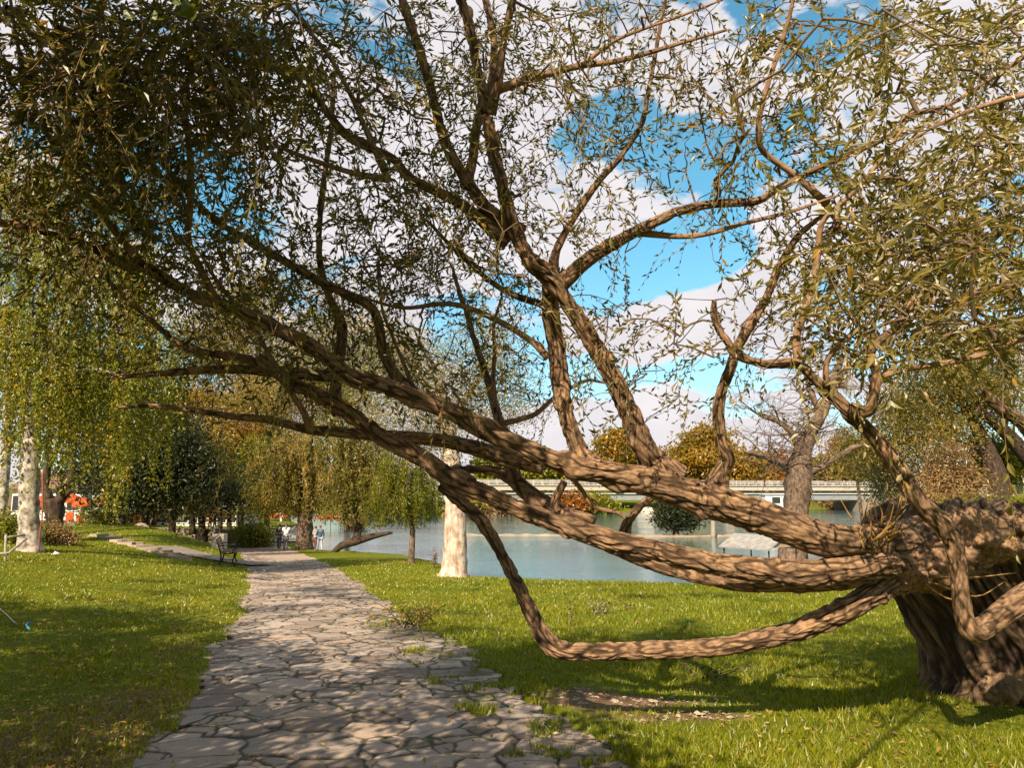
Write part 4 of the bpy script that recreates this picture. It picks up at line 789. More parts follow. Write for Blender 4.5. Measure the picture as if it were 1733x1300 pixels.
def fallen_leaves():
    n = 17000; y = 3.8*np.power(26/3.8, RNG.random(n)**1.05); x = RNG.uniform(-1, 1, n)*(.72*y+.5); z = Hh(x, y); inp = np.minimum(x-xl(y), xr(y)-x); sd = lake_sd(x, y)
    keep = (sd > .8) & ((inp < -.05) & (RNG.random(n) < np.where(x < xl(y), .95, .16)) | (inp >= -.05) & (RNG.random(n) < .07)) & (np.hypot(x-wb[0], y-wb[1]) > 1.2); x, y, z, inp = x[keep], y[keep], z[keep], inp[keep]; n = len(x)
    a = RNG.uniform(0, 6.28, n); D = np.stack([np.cos(a), np.sin(a), RNG.normal(size=n)*.25], 1); s = RNG.uniform(.028, .06, n)*(1+y*.008)
    C = np.stack([x, y, z+np.where(inp > 0, .022, .03)+RNG.random(n)*.012], 1)
    # lie flat: build with a sideways vector in the ground plane
    S = np.stack([-np.sin(a), np.cos(a), RNG.normal(size=n)*.3], 1)*(s*.24)[:, None]; Dn = D*s[:, None]; U = np.array([0, 0, 1.0])*(s*.14)[:, None]
    V = np.stack([C, C+Dn*.5+S+U, C+Dn, C+Dn*.5-S+U], 1).reshape(-1, 3)
    tag(mesh('fallen_leaves', V, np.arange(4*n).reshape(-1, 4), M['fallen'], attrs={'tint': np.repeat(RNG.random(n), 4)}, smooth=False), 'dry brown and yellow willow leaves scattered over grass and path', 'leaves', kind='stuff')
fallen_leaves()
def sapling(name, label, px, py, h, n, leaf, spread=.12, lsize=.05, cat='plant', stems=3):
    g = ground(px, py); t = empty(name, g, label, cat); mb = MB(); C, D, T = [], [], []
    for _ in range(stems):
        v = np.array([RNG.normal()*spread, RNG.normal()*spread, h*RNG.uniform(.65, 1)]); m = g + v*.5 + RNG.normal(size=3)*.03*h; e = g+v
        mb.tube([g-[0, 0, .03], m, e], [.006, .004, .0015], 5, .05)
        k = n//stems; tt = RNG.uniform(.15, 1, k)[:, None]; C.append((g*(1-tt)+e*tt)+RNG.normal(size=(k, 3))*.025); D.append(RNG.normal(size=(k, 3))+[0, 0, .3]); T.append(RNG.random(k))
    mb.build('stem', M['twig'], t); C, D, T = map(np.concatenate, (C, D, T)); s = lsize*RNG.uniform(.7, 1.3, len(C)); leaf_obj('leaves', C, D, s, s*.4, T, M[leaf], t)
sapling('sapling', 'thin upright sapling on the lawn just right of the elbow of the lowest limb', 968, 1062, .48, 40, 'willow_leaf', .05, .055, stems=2)
sapling('low_shrub', 'small leafy dark shrub on the lawn right of the thin sapling', 1022, 1042, .30, 150, 'silver_leaf', .22, .06, cat='shrub', stems=9)
sapling('low_shrub', 'sparse little shrub on the lawn, farthest right of the small plants', 1068, 1036, .20, 40, 'olive_leaf', .16, .05, cat='shrub', stems=5)
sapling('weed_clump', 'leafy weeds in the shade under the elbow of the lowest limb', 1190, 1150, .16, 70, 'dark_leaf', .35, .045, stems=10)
sapling('weed_clump', 'thin reedy weeds at the water edge left of the pale trunk', 735, 962, .75, 110, 'tan_leaf', .35, .07, stems=9)
def brush_pile():
    g = ground(690, 1062); t = empty('brushwood', g, 'fallen leafy branch lying over the right edge of the path', 'branch'); mb = MB(); C, D = [], []
    for k in range(16):
        a = RNG.uniform(0, 6.28); l = RNG.uniform(.35, .85); v = np.array([math.cos(a)*l, math.sin(a)*l*.7, RNG.uniform(.02, .32)]); s0 = g+np.array([RNG.normal()*.15, RNG.normal()*.15, .04])
        mb.tube([s0, s0+v*.5+[0, 0, .06], s0+v], [.010, .006, .002], 5, .1)
        k = 26; tt = RNG.uniform(.2, 1.05, k)[:, None]; C.append(s0+v*tt+RNG.normal(size=(k, 3))*.045+[0, 0, .03]); D.append(v+RNG.normal(size=(k, 3))*.5)
    mb.build('twigs', M['dark_bark'], t); C, D = map(np.concatenate, (C, D)); s = RNG.uniform(.04, .085, len(C)); leaf_obj('leaves', C, D, s, s*.34, RNG.random(len(C)), M['olive_leaf'], t)
brush_pile()
def gravel():
    mb = MB(); O = np.array([[1, 0, 0], [-1, 0, 0], [0, 1, 0], [0, -1, 0], [0, 0, 1], [0, 0, -.6], [.7, .7, .3], [-.7, .6, .4], [.6, -.7, .2], [-.6, -.7, .5]]); T = [[6, 2, 4], [2, 7, 4], [7, 1, 4], [1, 9, 4], [9, 3, 4], [3, 8, 4], [8, 0, 4], [0, 6, 4], [2, 6, 5], [6, 0, 5], [0, 8, 5], [8, 3, 5], [3, 9, 5], [9, 1, 5], [1, 7, 5], [7, 2, 5]]
    for (qx, qy, rx, ry, n) in [(1050,1190,.8,.25,130),(1180,1215,.6,.2,80),(980,1175,.4,.2,40),(1000,1250,.5,.2,40)]:
        gx, gy = Gp(qx, qy)
        for _ in range(n):
            x, y = gx+RNG.normal()*rx*.6, gy+RNG.normal()*ry*.6; r = .006+.022*RNG.random()**3; mb.add((O*RNG.uniform(.7, 1.3, (10, 3)))*[r*1.3, r, r*.6] @ np.array(Matrix.Rotation(RNG.uniform(0, 6), 3, 'Z')) + [x, y, H(x, y)+.012], T=T, a=np.full(10, RNG.random()))
    tag(mb.build('gravel', M['step_stone'], None, False), 'loose pebbles on the bare soil patch beside the path', 'gravel', kind='stuff')
gravel()
# ================================================================== THINGS
def bench(px, py, label, slat, scale=1.0, rz=0.0, dd=None):
    g = ground(px, py); 
    if dd: g = P(px, py, dd); g[2] = H(g[0], g[1])
    t = empty('park_bench', g, label, 'bench', 'benches along the left of the path'); gx, gy, gz = g; Ls = 1.7
    def fr(yo):
        mb = MB(); Z = lambda pts: [np.array([gx+a, gy+yo, gz+b]) for a, b in pts]
        mb.tube(Z([(-.36, .86), (-.31, .70), (-.22, .45), (-.20, .28), (-.27, 0)]), [.020, .022, .026, .026, .03], 8, .05)
        mb.tube(Z([(-.22, .43), (0, .40), (.20, .42), (.25, .36)]), .020, 8, .05)
        mb.tube(Z([(.22, .42), (.20, .28), (.17, .14), (.25, 0)]), [.024, .022, .022, .03], 8, .05)
        mb.tube(Z([(-.28, .66), (-.10, .68), (.12, .67), (.24, .63), (.27, .56), (.22, .51), (.17, .54), (.19, .58)]), .017, 8, .03)
        mb.tube(Z([(.22, .42), (.16, .47), (.18, .52)]), .014, 6, .03)
        mb.tube(Z([(-.20, .25), (0, .20), (.17, .22)]), .013, 6, .05)
        return mb
    for yo in (0, Ls): fr(yo).build('iron_frame', M['iron'], t)
    mb = MB()
    for k in range(6): mb.box((gx-.18+k*.085, gy+Ls/2, gz+.45), (.065, Ls+.12, .03))
    mb.build('seat', slat, t, False)
    mb = MB()
    for k in range(5): mb.box((gx-.225-k*.032, gy+Ls/2, gz+.53+k*.085), (.028, Ls+.12, .065), ry=-.30)
    mb.build('backrest', slat, t, False)
    t.rotation_euler = (0, 0, math.atan2(-gx, gy)-.05)
    return t
bench(384, 959, 'dark wood and black iron bench nearest the camera at the edge of the path', M['wood'])
bench(372, 934, 'reddish slatted bench just behind the nearest bench', M['red_wood'], dd=37)
bench(342, 921, 'red-brown bench farthest back, in shade beside the boulder', M['red_wood'], dd=46)
def plinth(px, py, d, w, h, label):
    g = P(px, py, d); g[2] = H(g[0], g[1]); mb = MB(); z = g[2]
    v, q = [], []
    mb.box((g[0], g[1], z+h/2-.05), (w, w*.9, h+.1)); o = mb.build('concrete_block', M['concrete'], None, False); tag(o, label, 'block', 'pale concrete blocks by the benches')
    bv = o.modifiers.new('Bevel', 'BEVEL'); bv.width = .03; bv.segments = 2
plinth(370, 948, 33.0, .50, .62, 'pale concrete block right behind the back of the nearest bench')
plinth(356, 925, 40.5, .52, .58, 'pale concrete block farther back, beside the red bench')
def boulder():
    g = P(330, 918, 43); g[2] = H(g[0], g[1]); th = np.linspace(0, math.pi, 20); ph = np.linspace(0, 2*math.pi, 32, endpoint=False); a, b = np.meshgrid(th, ph, indexing='ij')
    D = np.stack([np.sin(a)*np.cos(b), np.sin(a)*np.sin(b), np.cos(a)], 2).reshape(-1, 3); rr = 1+.25*noise3(D*1.7)+.1*noise3(D*5); V = g + D*rr[:, None]*np.array([.95, .5, .52])+[0, 0, .12]
    i = np.arange(19)[:, None]*32; j = np.arange(32)[None]; j2 = (j+1) % 32
    tag(mesh('boulder', V, np.stack([i+j, i+32+j, i+32+j2, i+j2], 2).reshape(-1, 4), M['stone']), 'long grey boulder lying in front of the stone wall', 'rock')
boulder()
def bin_():
    g = P(300, 916, 44.5); g[2] = H(g[0], g[1]); t = empty('litter_bin', g, 'light grey round litter bin left of the boulder', 'bin')
    V, Q = lathe([(.01, 0), (.24, 0), (.26, .03), (.29, .72), (.31, .74), (.31, .78), (.25, .78), (.24, .60), (.01, .58)], 20, g); mesh('body', V, Q, M['concrete'], t)
    V, Q = lathe([(.02, .62), (.22, .62), (.225, .70), (.02, .72)], 16, g); mesh('liner', V, Q, M['iron'], t)
bin_()
def wheelstone():
    g = P(237, 908, 40); g[2] = H(g[0], g[1]); th = np.linspace(0, 2*math.pi, 40); c = g+np.array([0, 0, .62]); mb = MB()
    mb.tube([c+np.array([math.cos(a)*.42, .06*math.sin(a), math.sin(a)*.42]) for a in th], .13, 10, None, None, False)
    mb.tube([c+np.array([0, -.05, 0]), c+np.array([0, .10, 0])], .40, 20)
    tag(mb.build('round_stone', M['stone']), 'dark round wheel-like stone standing among the trunks behind the mound', 'stone')
wheelstone()
def stone_wall():
    a = P(262, 905, 60); b = P(440, 905, 57); t = empty('stone_wall', (a[0], a[1], H(a[0], a[1])), 'low dark stone wall with pale coping running behind the boulder and benches', 'wall')
    n = 60; mb = MB(); cop = MB(); V = []
    d = b-a; L = math.hypot(d[0], d[1]); an = math.atan2(d[1], d[0]); z0 = -1.9
    r = random.Random(3)
    for row in range(4):
        s = -.1
        while s < L:
            w = r.uniform(.35, .8); c = a + d*((s+w/2)/L); mb.box((c[0]+r.uniform(-.02, .02), c[1]+r.uniform(-.03, .03), z0+.12+row*.26), (w-.02, .42+r.uniform(-.04, .04), .25), an); s += w
    mb.build('masonry', M['wall_stone'], t, False)
    s = 0
    while s < L: c = a + d*((s+.5)/L); cop.box((c[0], c[1], z0+1.09), (.98, .52, .07), an); s += 1.0
    cop.build('coping', M['stone'], t, False)
stone_wall()
def steps():
    g = ground(170, 907); t = empty('stone_steps', g, 'flight of rough flat stone steps climbing the grassy mound', 'steps')
    for k in range(9):
        f = k/8; px, py = 172+128*f, 909+38*f; q = ground(px, py); w = .40+.16*RNG.random(); d = .22; n = 12
        th = np.linspace(0, 6.283, n, endpoint=False); rr = 1+.18*RNG.normal(size=n)*.6; ex = np.abs(np.cos(th))**.6*np.sign(np.cos(th)); ey = np.abs(np.sin(th))**.6*np.sign(np.sin(th))
        top = np.stack([q[0]+ex*w*.5*rr+.2*ey, q[1]+ey*d*rr, np.full(n, q[2]+.11)], 1); bot = top.copy(); bot[:, 2] = q[2]-.12; bot[:, :2] += (bot[:, :2]-q[:2])*.06
        V = np.vstack([top, bot, [q+[0, 0, .115]]]); j = np.arange(n); j2 = (j+1) % n
        mesh('step', V, [np.stack([j2, j, n+j, n+j2], 1), np.stack([np.full(n, 2*n), j, j2], 1)], M['step_stone'], t, smooth=False)
steps()
# lamp, cable and lantern at the birch
def floodlight():
    p = P(72, 787, D1-.5); t = empty('floodlight', p, 'small white floodlight on a bracket fixed to the thick birch trunk', 'lamp'); mb = MB()
    V, Q = lathe([(.01, .09), (.085, .09), (.10, .075), (.085, -.08), (.07, -.09), (.01, -.09)], 4, (0, 0, 0)); V = V @ np.array(Matrix.Rotation(.6, 3, 'Z')).T + p
    mesh('housing', V, Q, M['white_paint'], t, smooth=False)
    MB().tube([p+[0, 0, -.02], p+[-.14, .12, -.03], p+[-.30, .45, -.03]], .018, 8, .05).build('bracket', M['white_paint'], t)
    MB().box(p+np.array([.03, -.085, 0]), (.10, .012, .10), .25).build('lens', M['glass'], t, False)
floodlight()
c0 = ground(66, 930)
tag(MB().tube([P(72, 797, D1-.5), P(72, 840, D1-.55), P(71, 880, D1-.6), P(67, 905, D1-.6), P(66, 935, D1-.6)], .016, 8, .2).build('cable', M['red_wood']), 'reddish cable hanging from the floodlight down beside the birch trunk', 'cable')
def lantern():
    p = P(19, 745, 25); t = empty('lantern', p, 'amber glass lantern hanging between the two birches', 'lantern'); r = .10
    V, Q = lathe([(.01, -.19), (.09, -.19), (.14, .12), (.13, .13), (.01, .13)], 6, p); mesh('glass', V, Q, M['lantern'], t, smooth=False)
    V, Q = lathe([(.17, .13), (.16, .16), (.05, .24), (.02, .30), (.005, .30)], 6, p); mesh('cap', V, Q, M['iron'], t, smooth=False)
    mb = MB()
    for k in range(6): a = k*math.pi/3; mb.tube([p+[.09*math.cos(a), .09*math.sin(a), -.20], p+[.145*math.cos(a), .145*math.sin(a), .14]], .009, 5)
    mb.tube([p+[0, 0, .28], p+[0, 0, 1.6]], .006, 5); mb.build('frame', M['iron'], t)
lantern()
def stakes():
    g = ground(12, 950); t = empty('wooden_stakes', g, 'grey poles lashed into a trestle at the left edge near the birch foot', 'stakes')
    e = float(g[1])
    for a, b in [((10,905,e+.1), (8,958,e-.1)), ((45,912,e+.6), (10,940,e-.1)), ((12,910,e+.1), (42,906,e+.6)), ((-8,938,e-.1), (18,936,e-.1))]:
        MB().tube([P(*a), P(*b)], .028, 8, .2).build('pole', M['old_wood'], t)
stakes()
def litter():
    g = ground(93, 941); V = np.array([[-.09, -.05, 0.03], [.08, -.06, .05], [.1, .05, .06], [-.07, .06, .09], [.0, .0, .12]]) + g
    tag(mesh('paper_scrap', V, [np.array([[0, 1, 4], [1, 2, 4], [2, 3, 4], [3, 0, 4]])], M['white_paint'], smooth=False), 'crumpled white paper scrap on the grass below the birch', 'litter')
    a = [ground(*q)+[0, 0, .05] for q in [(-10, 1030), (8, 1045), (24, 1060), (30, 1062)]]
    tag(MB().tube(a, .007, 6, .05).build('string', M['rope']), 'pale string lying on the grass at the left edge', 'string')
    a = [ground(*q)+[0, 0, .06] for q in [(52, 1063), (45, 1064), (45, 1070), (50, 1074)]]
    tag(MB().tube(a, .013, 6, .03).build('plastic_strap', M['blue']), 'short curled blue plastic strap on the shaded grass', 'strap')
litter()
# red parasols, pavilion, cafe
def parasol(px, py, d, r, label):
    p = P(px, py, d); gz = H(p[0], p[1]); t = empty('parasol', (p[0], p[1], gz), label, 'parasol', 'red cafe parasols behind the trees'); h = p[2]-gz
    V, Q = lathe([(.02, .45), (r*.5, .27), (r, 0), (r, -.22), (r*.97, -.21), (r*.96, -.01), (r*.5, .24), (.02, .42)], 8, p); mesh('canopy', V, Q, M['red'], t, smooth=False)
    MB().tube([(p[0], p[1], gz), (p[0], p[1], p[2]+.5)], .03, 8).build('pole', M['steel'], t)
    V, Q = lathe([(.01, .0), (.28, .0), (.28, .07), (.05, .10), (.05, .3)], 12, (p[0], p[1], gz)); mesh('base', V, Q, M['concrete'], t)
for a in [(66,852,52,1.0,'red parasol half hidden behind the thick birch trunk'),(120,846,56,.95,'red parasol right of the pollarded trunk'),(142,853,54,.75,'smaller red parasol right of centre among the cafe parasols'),(186,852,60,1.15,'red parasol beside the dark trunk and the bright shrub'),(560,876,88,1.6,'faded red parasol beyond the water, right of the knobbly willow trunk'),(474,874,92,1.3,'red parasol on the far lawn behind the man in white')]: parasol(*a)
def cafe_chair(px, py, d, label):
    p = P(px, py, d); gz = H(p[0], p[1]); t = empty('cafe_chair', (p[0], p[1], gz), label, 'chair', 'red cafe chairs'); a = np.array([p[0], p[1], gz])
    MB().box(a+[0, 0, .45], (.5, .5, .05)).build('seat', M['red'], t, False); MB().box(a+[0, .24, .72], (.5, .05, .5)).build('backrest', M['red'], t, False)
    for sx in (-.2, .2):
        for sy in (-.2, .2): MB().tube([a+[sx, sy, 0], a+[sx, sy, .44]], .02, 6).build('leg', M['steel'], t)
cafe_chair(115, 872, 50, 'red cafe chair right of the pollarded trunk'); cafe_chair(133, 872, 51, 'red cafe chair nearest the grassy mound')
def house(name, label, px0, px1, d, depth, eave, wallm, roof, win_rows, wcols, roof_h=1.4, winm=None, cat='building', zbase=None, win=(1.0, 1.2)):
    a, b = P(px0, 850, d), P(px1, 850, d); cx = (a[0]+b[0])/2; w = b[0]-a[0]; g = H(cx, d) if zbase is None else zbase; top = P((px0+px1)/2, eave, d)[2]; h = top-g
    t = empty(name, (cx, d, g), label, cat)
    MB().box((cx, d+depth/2, g+h/2-.3), (w, depth, h+.6)).build('wall', wallm, t, False)
    if roof_h > 0:
        o = .5; V = np.array([(cx-w/2-o, d-o, top), (cx+w/2+o, d-o, top), (cx+w/2+o, d+depth+o, top), (cx-w/2-o, d+depth+o, top), (cx-w/2-o, d+depth/2, top+roof_h), (cx+w/2+o, d+depth/2, top+roof_h)])+[0, 0, .01]
        mesh('roof', V, [np.array([[0, 1, 5, 4], [2, 3, 4, 5], [3, 2, 1, 0]]), np.array([[0, 4, 3], [1, 2, 5]])], roof, t, smooth=False)
    else: MB().box((cx, d+depth/2, top+.15), (w+.4, depth+.4, .3)).build('roof', roof, t, False)
    for r in range(win_rows):
        for c in range(wcols):
            x = cx - w/2 + w*(c+.5)/wcols; z = g + h*(r+.55)/win_rows
            f = MB().box((x, d-.03, z), (win[0]+.16, .10, win[1]+.16)).build('window', M['white_paint'], t, False)
            q = MB().box((x, d-.075, z), (win[0], .03, win[1])).build('pane', winm or M['glass'], t, False); q.parent = f; q.location = (0, 0, 0); q.matrix_parent_inverse = Matrix.Identity(4)
    return t
house('pavilion', 'long low white pavilion seen between the trunks behind the stone wall', 258, 402, 76, 7, 866, M['white_paint'], M['stone'], 1, 9, 1.2, zbase=-1.3, win=(.7, .8))
house('cafe_building', 'white cafe building behind the red parasols', 20, 205, 70, 8, 828, M['white_paint'], M['wood'], 1, 8, 1.6, win=(1.0, 1.3))
house('glazed_block', 'far block with green glazing showing above the bridge left of the limb fork', 800, 868, 245, 12, 778, M['white_paint'], M['girder'], 4, 7, 0, M['green_glass'], win=(1.4, 1.9))
house('white_house', 'white house at the right edge beyond the bank', 1700, 1790, 95, 8, 805, M['white_paint'], M['red_wood'], 2, 5, 2.0)
# bridge
def bridge():
    A, B = P(640, 860, 178), P(1560, 860, 205); d = B-A; L = math.hypot(d[0], d[1]); an = math.atan2(d[1], d[0]); t = empty('road_bridge', (A[0], A[1], WATER), 'long low white road bridge crossing the far end of the pond', 'bridge')
    zt = 5.6; mid = (A+B)/2
    def bx(name, zc, hz, w, m, off=0.0):
        n = np.array([math.sin(an), -math.cos(an)]); c = mid[:2]+n*off; return MB().box((c[0], c[1], zc), (L, w, hz), an).build(name, m, t, False)
    bx('deck', 3.55, 1.1, 11, M['concrete']); bx('girder', 1.7, 2.0, 8.5, M['girder'], .2); bx('pipe', 2.25, .18, .2, M['white_paint'], 4.75)
    bx('cornice', 4.2, .25, 11.6, M['bridge_paint'])
    n = np.array([math.sin(an), -math.cos(an)])
    for o in (5.3, -5.3):
        mb = MB(); k = int(L/2.2)
        for i in range(k+1): c = A[:2]+d[:2]*(i/k)+n*o; mb.box((c[0], c[1], 4.85), (.14, .14, 1.05), an)
        for z in (4.75, 5.1, 5.4): c = mid[:2]+n*o; mb.box((c[0], c[1], z), (L, .09, .10), an)
        mb.build('railing', M['bridge_paint'], t, False)
    for f in (.12, .36, .60):
        c = A[:2]+d[:2]*f; mb = MB(); mb.box((c[0], c[1], -.9), (2.2, 8, 3.6), an); mb.box((c[0], c[1], .75), (3.0, 9, .5), an); mb.build('pier', M['concrete'], t, False)
    c = A[:2]+d[:2]*.90; V = MB().box((c[0], c[1], -.6), (15, 12, 3.0), an).build('abutment', M['stone'], t, False)
bridge()
def houseboat():
    g = P(1313, 866, 165); x, y = g[0], g[1]; t = empty('houseboat', (x, y, WATER), 'white cabin boat with a dark window moored before the bridge', 'boat')
    V = np.array([[-2.6, -1, 0], [2.2, -1, 0], [3.2, 0, .2], [2.2, 1, 0], [-2.6, 1, 0], [-2.8, -1.15, .8], [2.5, -1.15, .8], [3.7, 0, 1.0], [2.5, 1.15, .8], [-2.8, 1.15, .8]])*np.array([.75, 1, 1])+[x, y, WATER-.15]
    j = np.arange(5); j2 = (j+1) % 5; mesh('hull', V, [np.stack([j, j2, 5+j2, 5+j], 1), np.array([[5, 6, 7, 8]]), np.array([[5, 8, 9]])], M['white_paint'], t, smooth=False)
    MB().box((x-.2, y, WATER+1.45), (2.9, 1.9, 1.6)).build('cabin', M['white_paint'], t, False); MB().box((x-.2, y, WATER+2.33), (3.2, 2.2, .12)).build('roof', M['steel'], t, False)
    w = MB().box((x-.2, y-.96, WATER+1.65), (1.1, .06, .75)).build('window', M['glass'], t, False)
    MB().box((x+.95, y-.96, WATER+1.4), (.5, .05, 1.3)).build('door', M['steel'], t, False)
    t.scale = (1.55, 1.55, 1.7)
houseboat()
def shelter():
    # small gabled awning roof on posts at the near edge of the pond
    c = P(1285, 925, 31); t = empty('shelter', (c[0], c[1], WATER), 'small pale gabled shelter roof on dark posts at the pond edge below the big limbs', 'shelter'); R = np.array(Matrix.Rotation(-1.0, 3, 'Z'))
    def W(v): return (np.asarray(v, float) @ R.T) + np.array([c[0], c[1], 0])
    zr, ze = P(1300, 905, 31)[2], P(1300, 926, 31)[2]; hw, hl, th = .95, 1.25, .05
    for s in (-1, 1):
        V = np.array([[-hl, 0, zr], [hl, 0, zr], [hl, s*hw, ze], [-hl, s*hw, ze]]); V2 = V-[0, 0, th]; V = W(np.vstack([V, V2]))
        mesh('roof_slope', V, np.array([[0, 1, 2, 3], [7, 6, 5, 4], [0, 4, 5, 1], [1, 5, 6, 2], [2, 6, 7, 3], [3, 7, 4, 0]]), M['roof_grey'], t, smooth=False)
    for sx in (-1, 1):
        for sy in (-1, 1):
            q = W([[sx*1.1, sy*.8, WATER-.3], [sx*1.1, sy*.8, ze+.02]]); MB().tube(q, .03, 8).build('post', M['iron'], t)
    for sx in (-1.15, 1.15):
        V = W([[sx, -.8, ze+.05], [sx, .8, ze+.05], [sx, 0, zr-.06], [sx+.04, -.8, ze+.05], [sx+.04, .8, ze+.05], [sx+.04, 0, zr-.06]])
        mesh('gable', V, [np.array([[0, 1, 2], [5, 4, 3]]), np.array([[0, 3, 4, 1], [1, 4, 5, 2], [2, 5, 3, 0]])], M['sand'], t, smooth=False)
    MB().box(W([[0, 0, WATER+.12]])[0], (2.3, 1.6, .16), -1.0).build('deck', M['old_wood'], t, False)
shelter()
tag(MB().tube([P(1207, 912, 71), P(1207, 885, 71), P(1207, 868, 71)], [.24, .22, .22], 10, .3).build('mooring_post', M['old_wood']), 'thick wooden post standing in the pond beside the round bush', 'post')
def rocks():
    for k, (px, py, d, r, lb) in enumerate([(842, 884, 150, 1.7, 'pale rock on the far shore left of the brown shrub'), (1095, 868, 168, 1.5, 'pale rock block at the foot of the middle bridge pier')]):
        c = P(px, py, d); c[2] = max(H(c[0], c[1]), WATER); th = np.linspace(0, math.pi, 12); ph = np.linspace(0, 2*math.pi, 18, endpoint=False); a, b = np.meshgrid(th, ph, indexing='ij')
        D = np.stack([np.sin(a)*np.cos(b), np.sin(a)*np.sin(b), np.cos(a)], 2).reshape(-1, 3); rr = r*(1+.3*noise3(D*1.5+k*7)+.15*noise3(D*4)); V = c + D*rr[:, None]*np.array([1.4, 1, .9]); i = np.arange(11)[:, None]*18; j = np.arange(18)[None]; j2 = (j+1) % 18
        tag(mesh('rock', V, np.stack([i+j, i+18+j, i+18+j2, i+j2], 2).reshape(-1, 4), M['concrete'], smooth=False), lb, 'rock')
rocks()
# ================================================================== PEOPLE
def skin(name, V, E, R, mat, parent, sub=2):
    me = bpy.data.meshes.new(name); me.from_pydata([tuple(v) for v in V], E, []); me.materials.append(mat); o = bpy.data.objects.new(name, me); COL.objects.link(o); o.parent = parent
    m = o.modifiers.new('Skin', 'SKIN'); m.use_smooth_shade = True
    for k, r in enumerate(R):
        r = r if isinstance(r, tuple) else (r, r); me.skin_vertices[0].data[k].radius = r
    s = o.modifiers.new('Sub', 'SUBSURF'); s.levels = s.render_levels = sub; return o
SKINM = mat_plain('skin', (.42, .24, .17), .6, .08, 6)
CL = {}
def cloth(c):
    if c not in CL: CL[c] = mat_plain('cloth_fabric', c, .9, .12, 9)
    return CL[c]
def person(px, py, d, hpx, label, rz, shirt, trousers, shoes, hair, arms, stride=.10, long_sleeve=False, lean=0, bag=None):
    p = P(px, py, d); p[2] = H(p[0], p[1]); h = hpx*d/F; t = empty('person', p, label, 'person', rz=rz); S = h
    aL, aR = arms      # each: (elbow xyz, wrist xyz) in body units
    st = stride
    J = dict(pel=(0,0,.52), sp=(0,.0,.62), ch=(0,lean*.5,.74), nk=(0,lean,.835), hb=(0,lean+.005,.875), hd=(0,lean+.01,.925), ht=(0,lean,.965),
             sl=(-.105,lean*.8,.80), sr=(.105,lean*.8,.80), el=aL[0], wl=aL[1], er=aR[0], wr=aR[1],
             hl=(-.052,0,.49), hr=(.052,0,.49), kl=(-.056,st*.6,.27), kr=(.056,-st*.3,.27), al=(-.058,st*.75,.045), ar=(.058,-st*1.1,.05), tl=(-.062,st*.75+.085,.018), tr=(.062,-st*1.1+.085,.022))
    for s in 'lr':
        e = np.array(J['e'+s]); w = np.array(J['w'+s]); v = (w-e)/np.linalg.norm(w-e); J['h'+s+'p'] = tuple(w+v*.045)
    names = list(J); V = [np.array(J[k])*S for k in names]; ix = {k: i for i, k in enumerate(names)}
    E = [(ix[a], ix[b]) for a, b in [('pel','sp'),('sp','ch'),('ch','nk'),('nk','hb'),('hb','hd'),('hd','ht'),('ch','sl'),('ch','sr'),('sl','el'),('el','wl'),('sr','er'),('er','wr'),('wl','hlp'),('wr','hrp'),('pel','hl'),('pel','hr'),('hl','kl'),('hr','kr'),('kl','al'),('kr','ar'),('al','tl'),('ar','tr')]]
    rad = dict(pel=(.075,.052), sp=(.066,.048), ch=(.080,.055), nk=.030, hb=.036, hd=(.044,.052), ht=(.03,.036), sl=.034, sr=.034, el=.024, er=.024, wl=.016, wr=.016, hlp=(.018,.01), hrp=(.018,.01), hl=.05, hr=.05, kl=.034, kr=.034, al=.021, ar=.021, tl=.02, tr=.02)
    R = [tuple(np.array(rad[k] if isinstance(rad[k], tuple) else (rad[k],)*2)*S) for k in names]
    for s in 'lr':                                                   # five separate fingers on each palm
        pm = np.array(J['h'+s+'p']); w = np.array(J['w'+s]); v = (pm-w)/np.linalg.norm(pm-w); side = np.cross(v, [0, 1, .1]); side /= np.linalg.norm(side)
        for q, (o, l) in enumerate([(-.016,.030),(-.006,.040),(.005,.043),(.015,.036),(.026,.024)]):
            k = len(V); b = pm + side*o*.8 + (v*-.018 if q == 4 else 0); V += [b*S, (b+v*l*.6+side*(o*.5 if q == 4 else 0))*S, (b+v*l+np.array([0, .008, 0]))*S]; E += [(ix['h'+s+'p'], k), (k, k+1), (k+1, k+2)]; R += [(.0058*S,)*2, (.0052*S,)*2, (.0042*S,)*2]
    skin('body', V, E, R, SKINM, t)
    def sub(keys, edges, rr, name, mat): 
        i = {k: n for n, k in enumerate(keys)}; skin(name, [np.array(J[k])*S for k in keys], [(i[a], i[b]) for a, b in edges], [tuple(np.array(rr[k] if isinstance(rr[k], tuple) else (rr[k],)*2)*S) for k in keys], mat, t)
    J['hem'] = (0, 0, .475); mid = lambda a, b, f: tuple(np.array(J[a])*(1-f)+np.array(J[b])*f)
    J['ul'] = mid('sl', 'el', .62) if not long_sleeve else mid('el', 'wl', .92); J['ur'] = mid('sr', 'er', .62) if not long_sleeve else mid('er', 'wr', .92)
    k = ['pel','hem','sp','ch','nk','sl','sr'] + (['el','er'] if long_sleeve else []) + ['ul','ur']; ed = [('pel','hem'),('pel','sp'),('sp','ch'),('ch','nk'),('ch','sl'),('ch','sr')] + ([('sl','el'),('el','ul'),('sr','er'),('er','ur')] if long_sleeve else [('sl','ul'),('sr','ur')])
    sub(k, ed, dict(pel=(.092,.066), hem=(.092,.064), sp=(.084,.062), ch=(.094,.068), nk=(.040,.036), sl=.043, sr=.043, el=.034, er=.034, ul=.034 if not long_sleeve else .025, ur=.034 if not long_sleeve else .025), 'shirt', cloth(shirt))
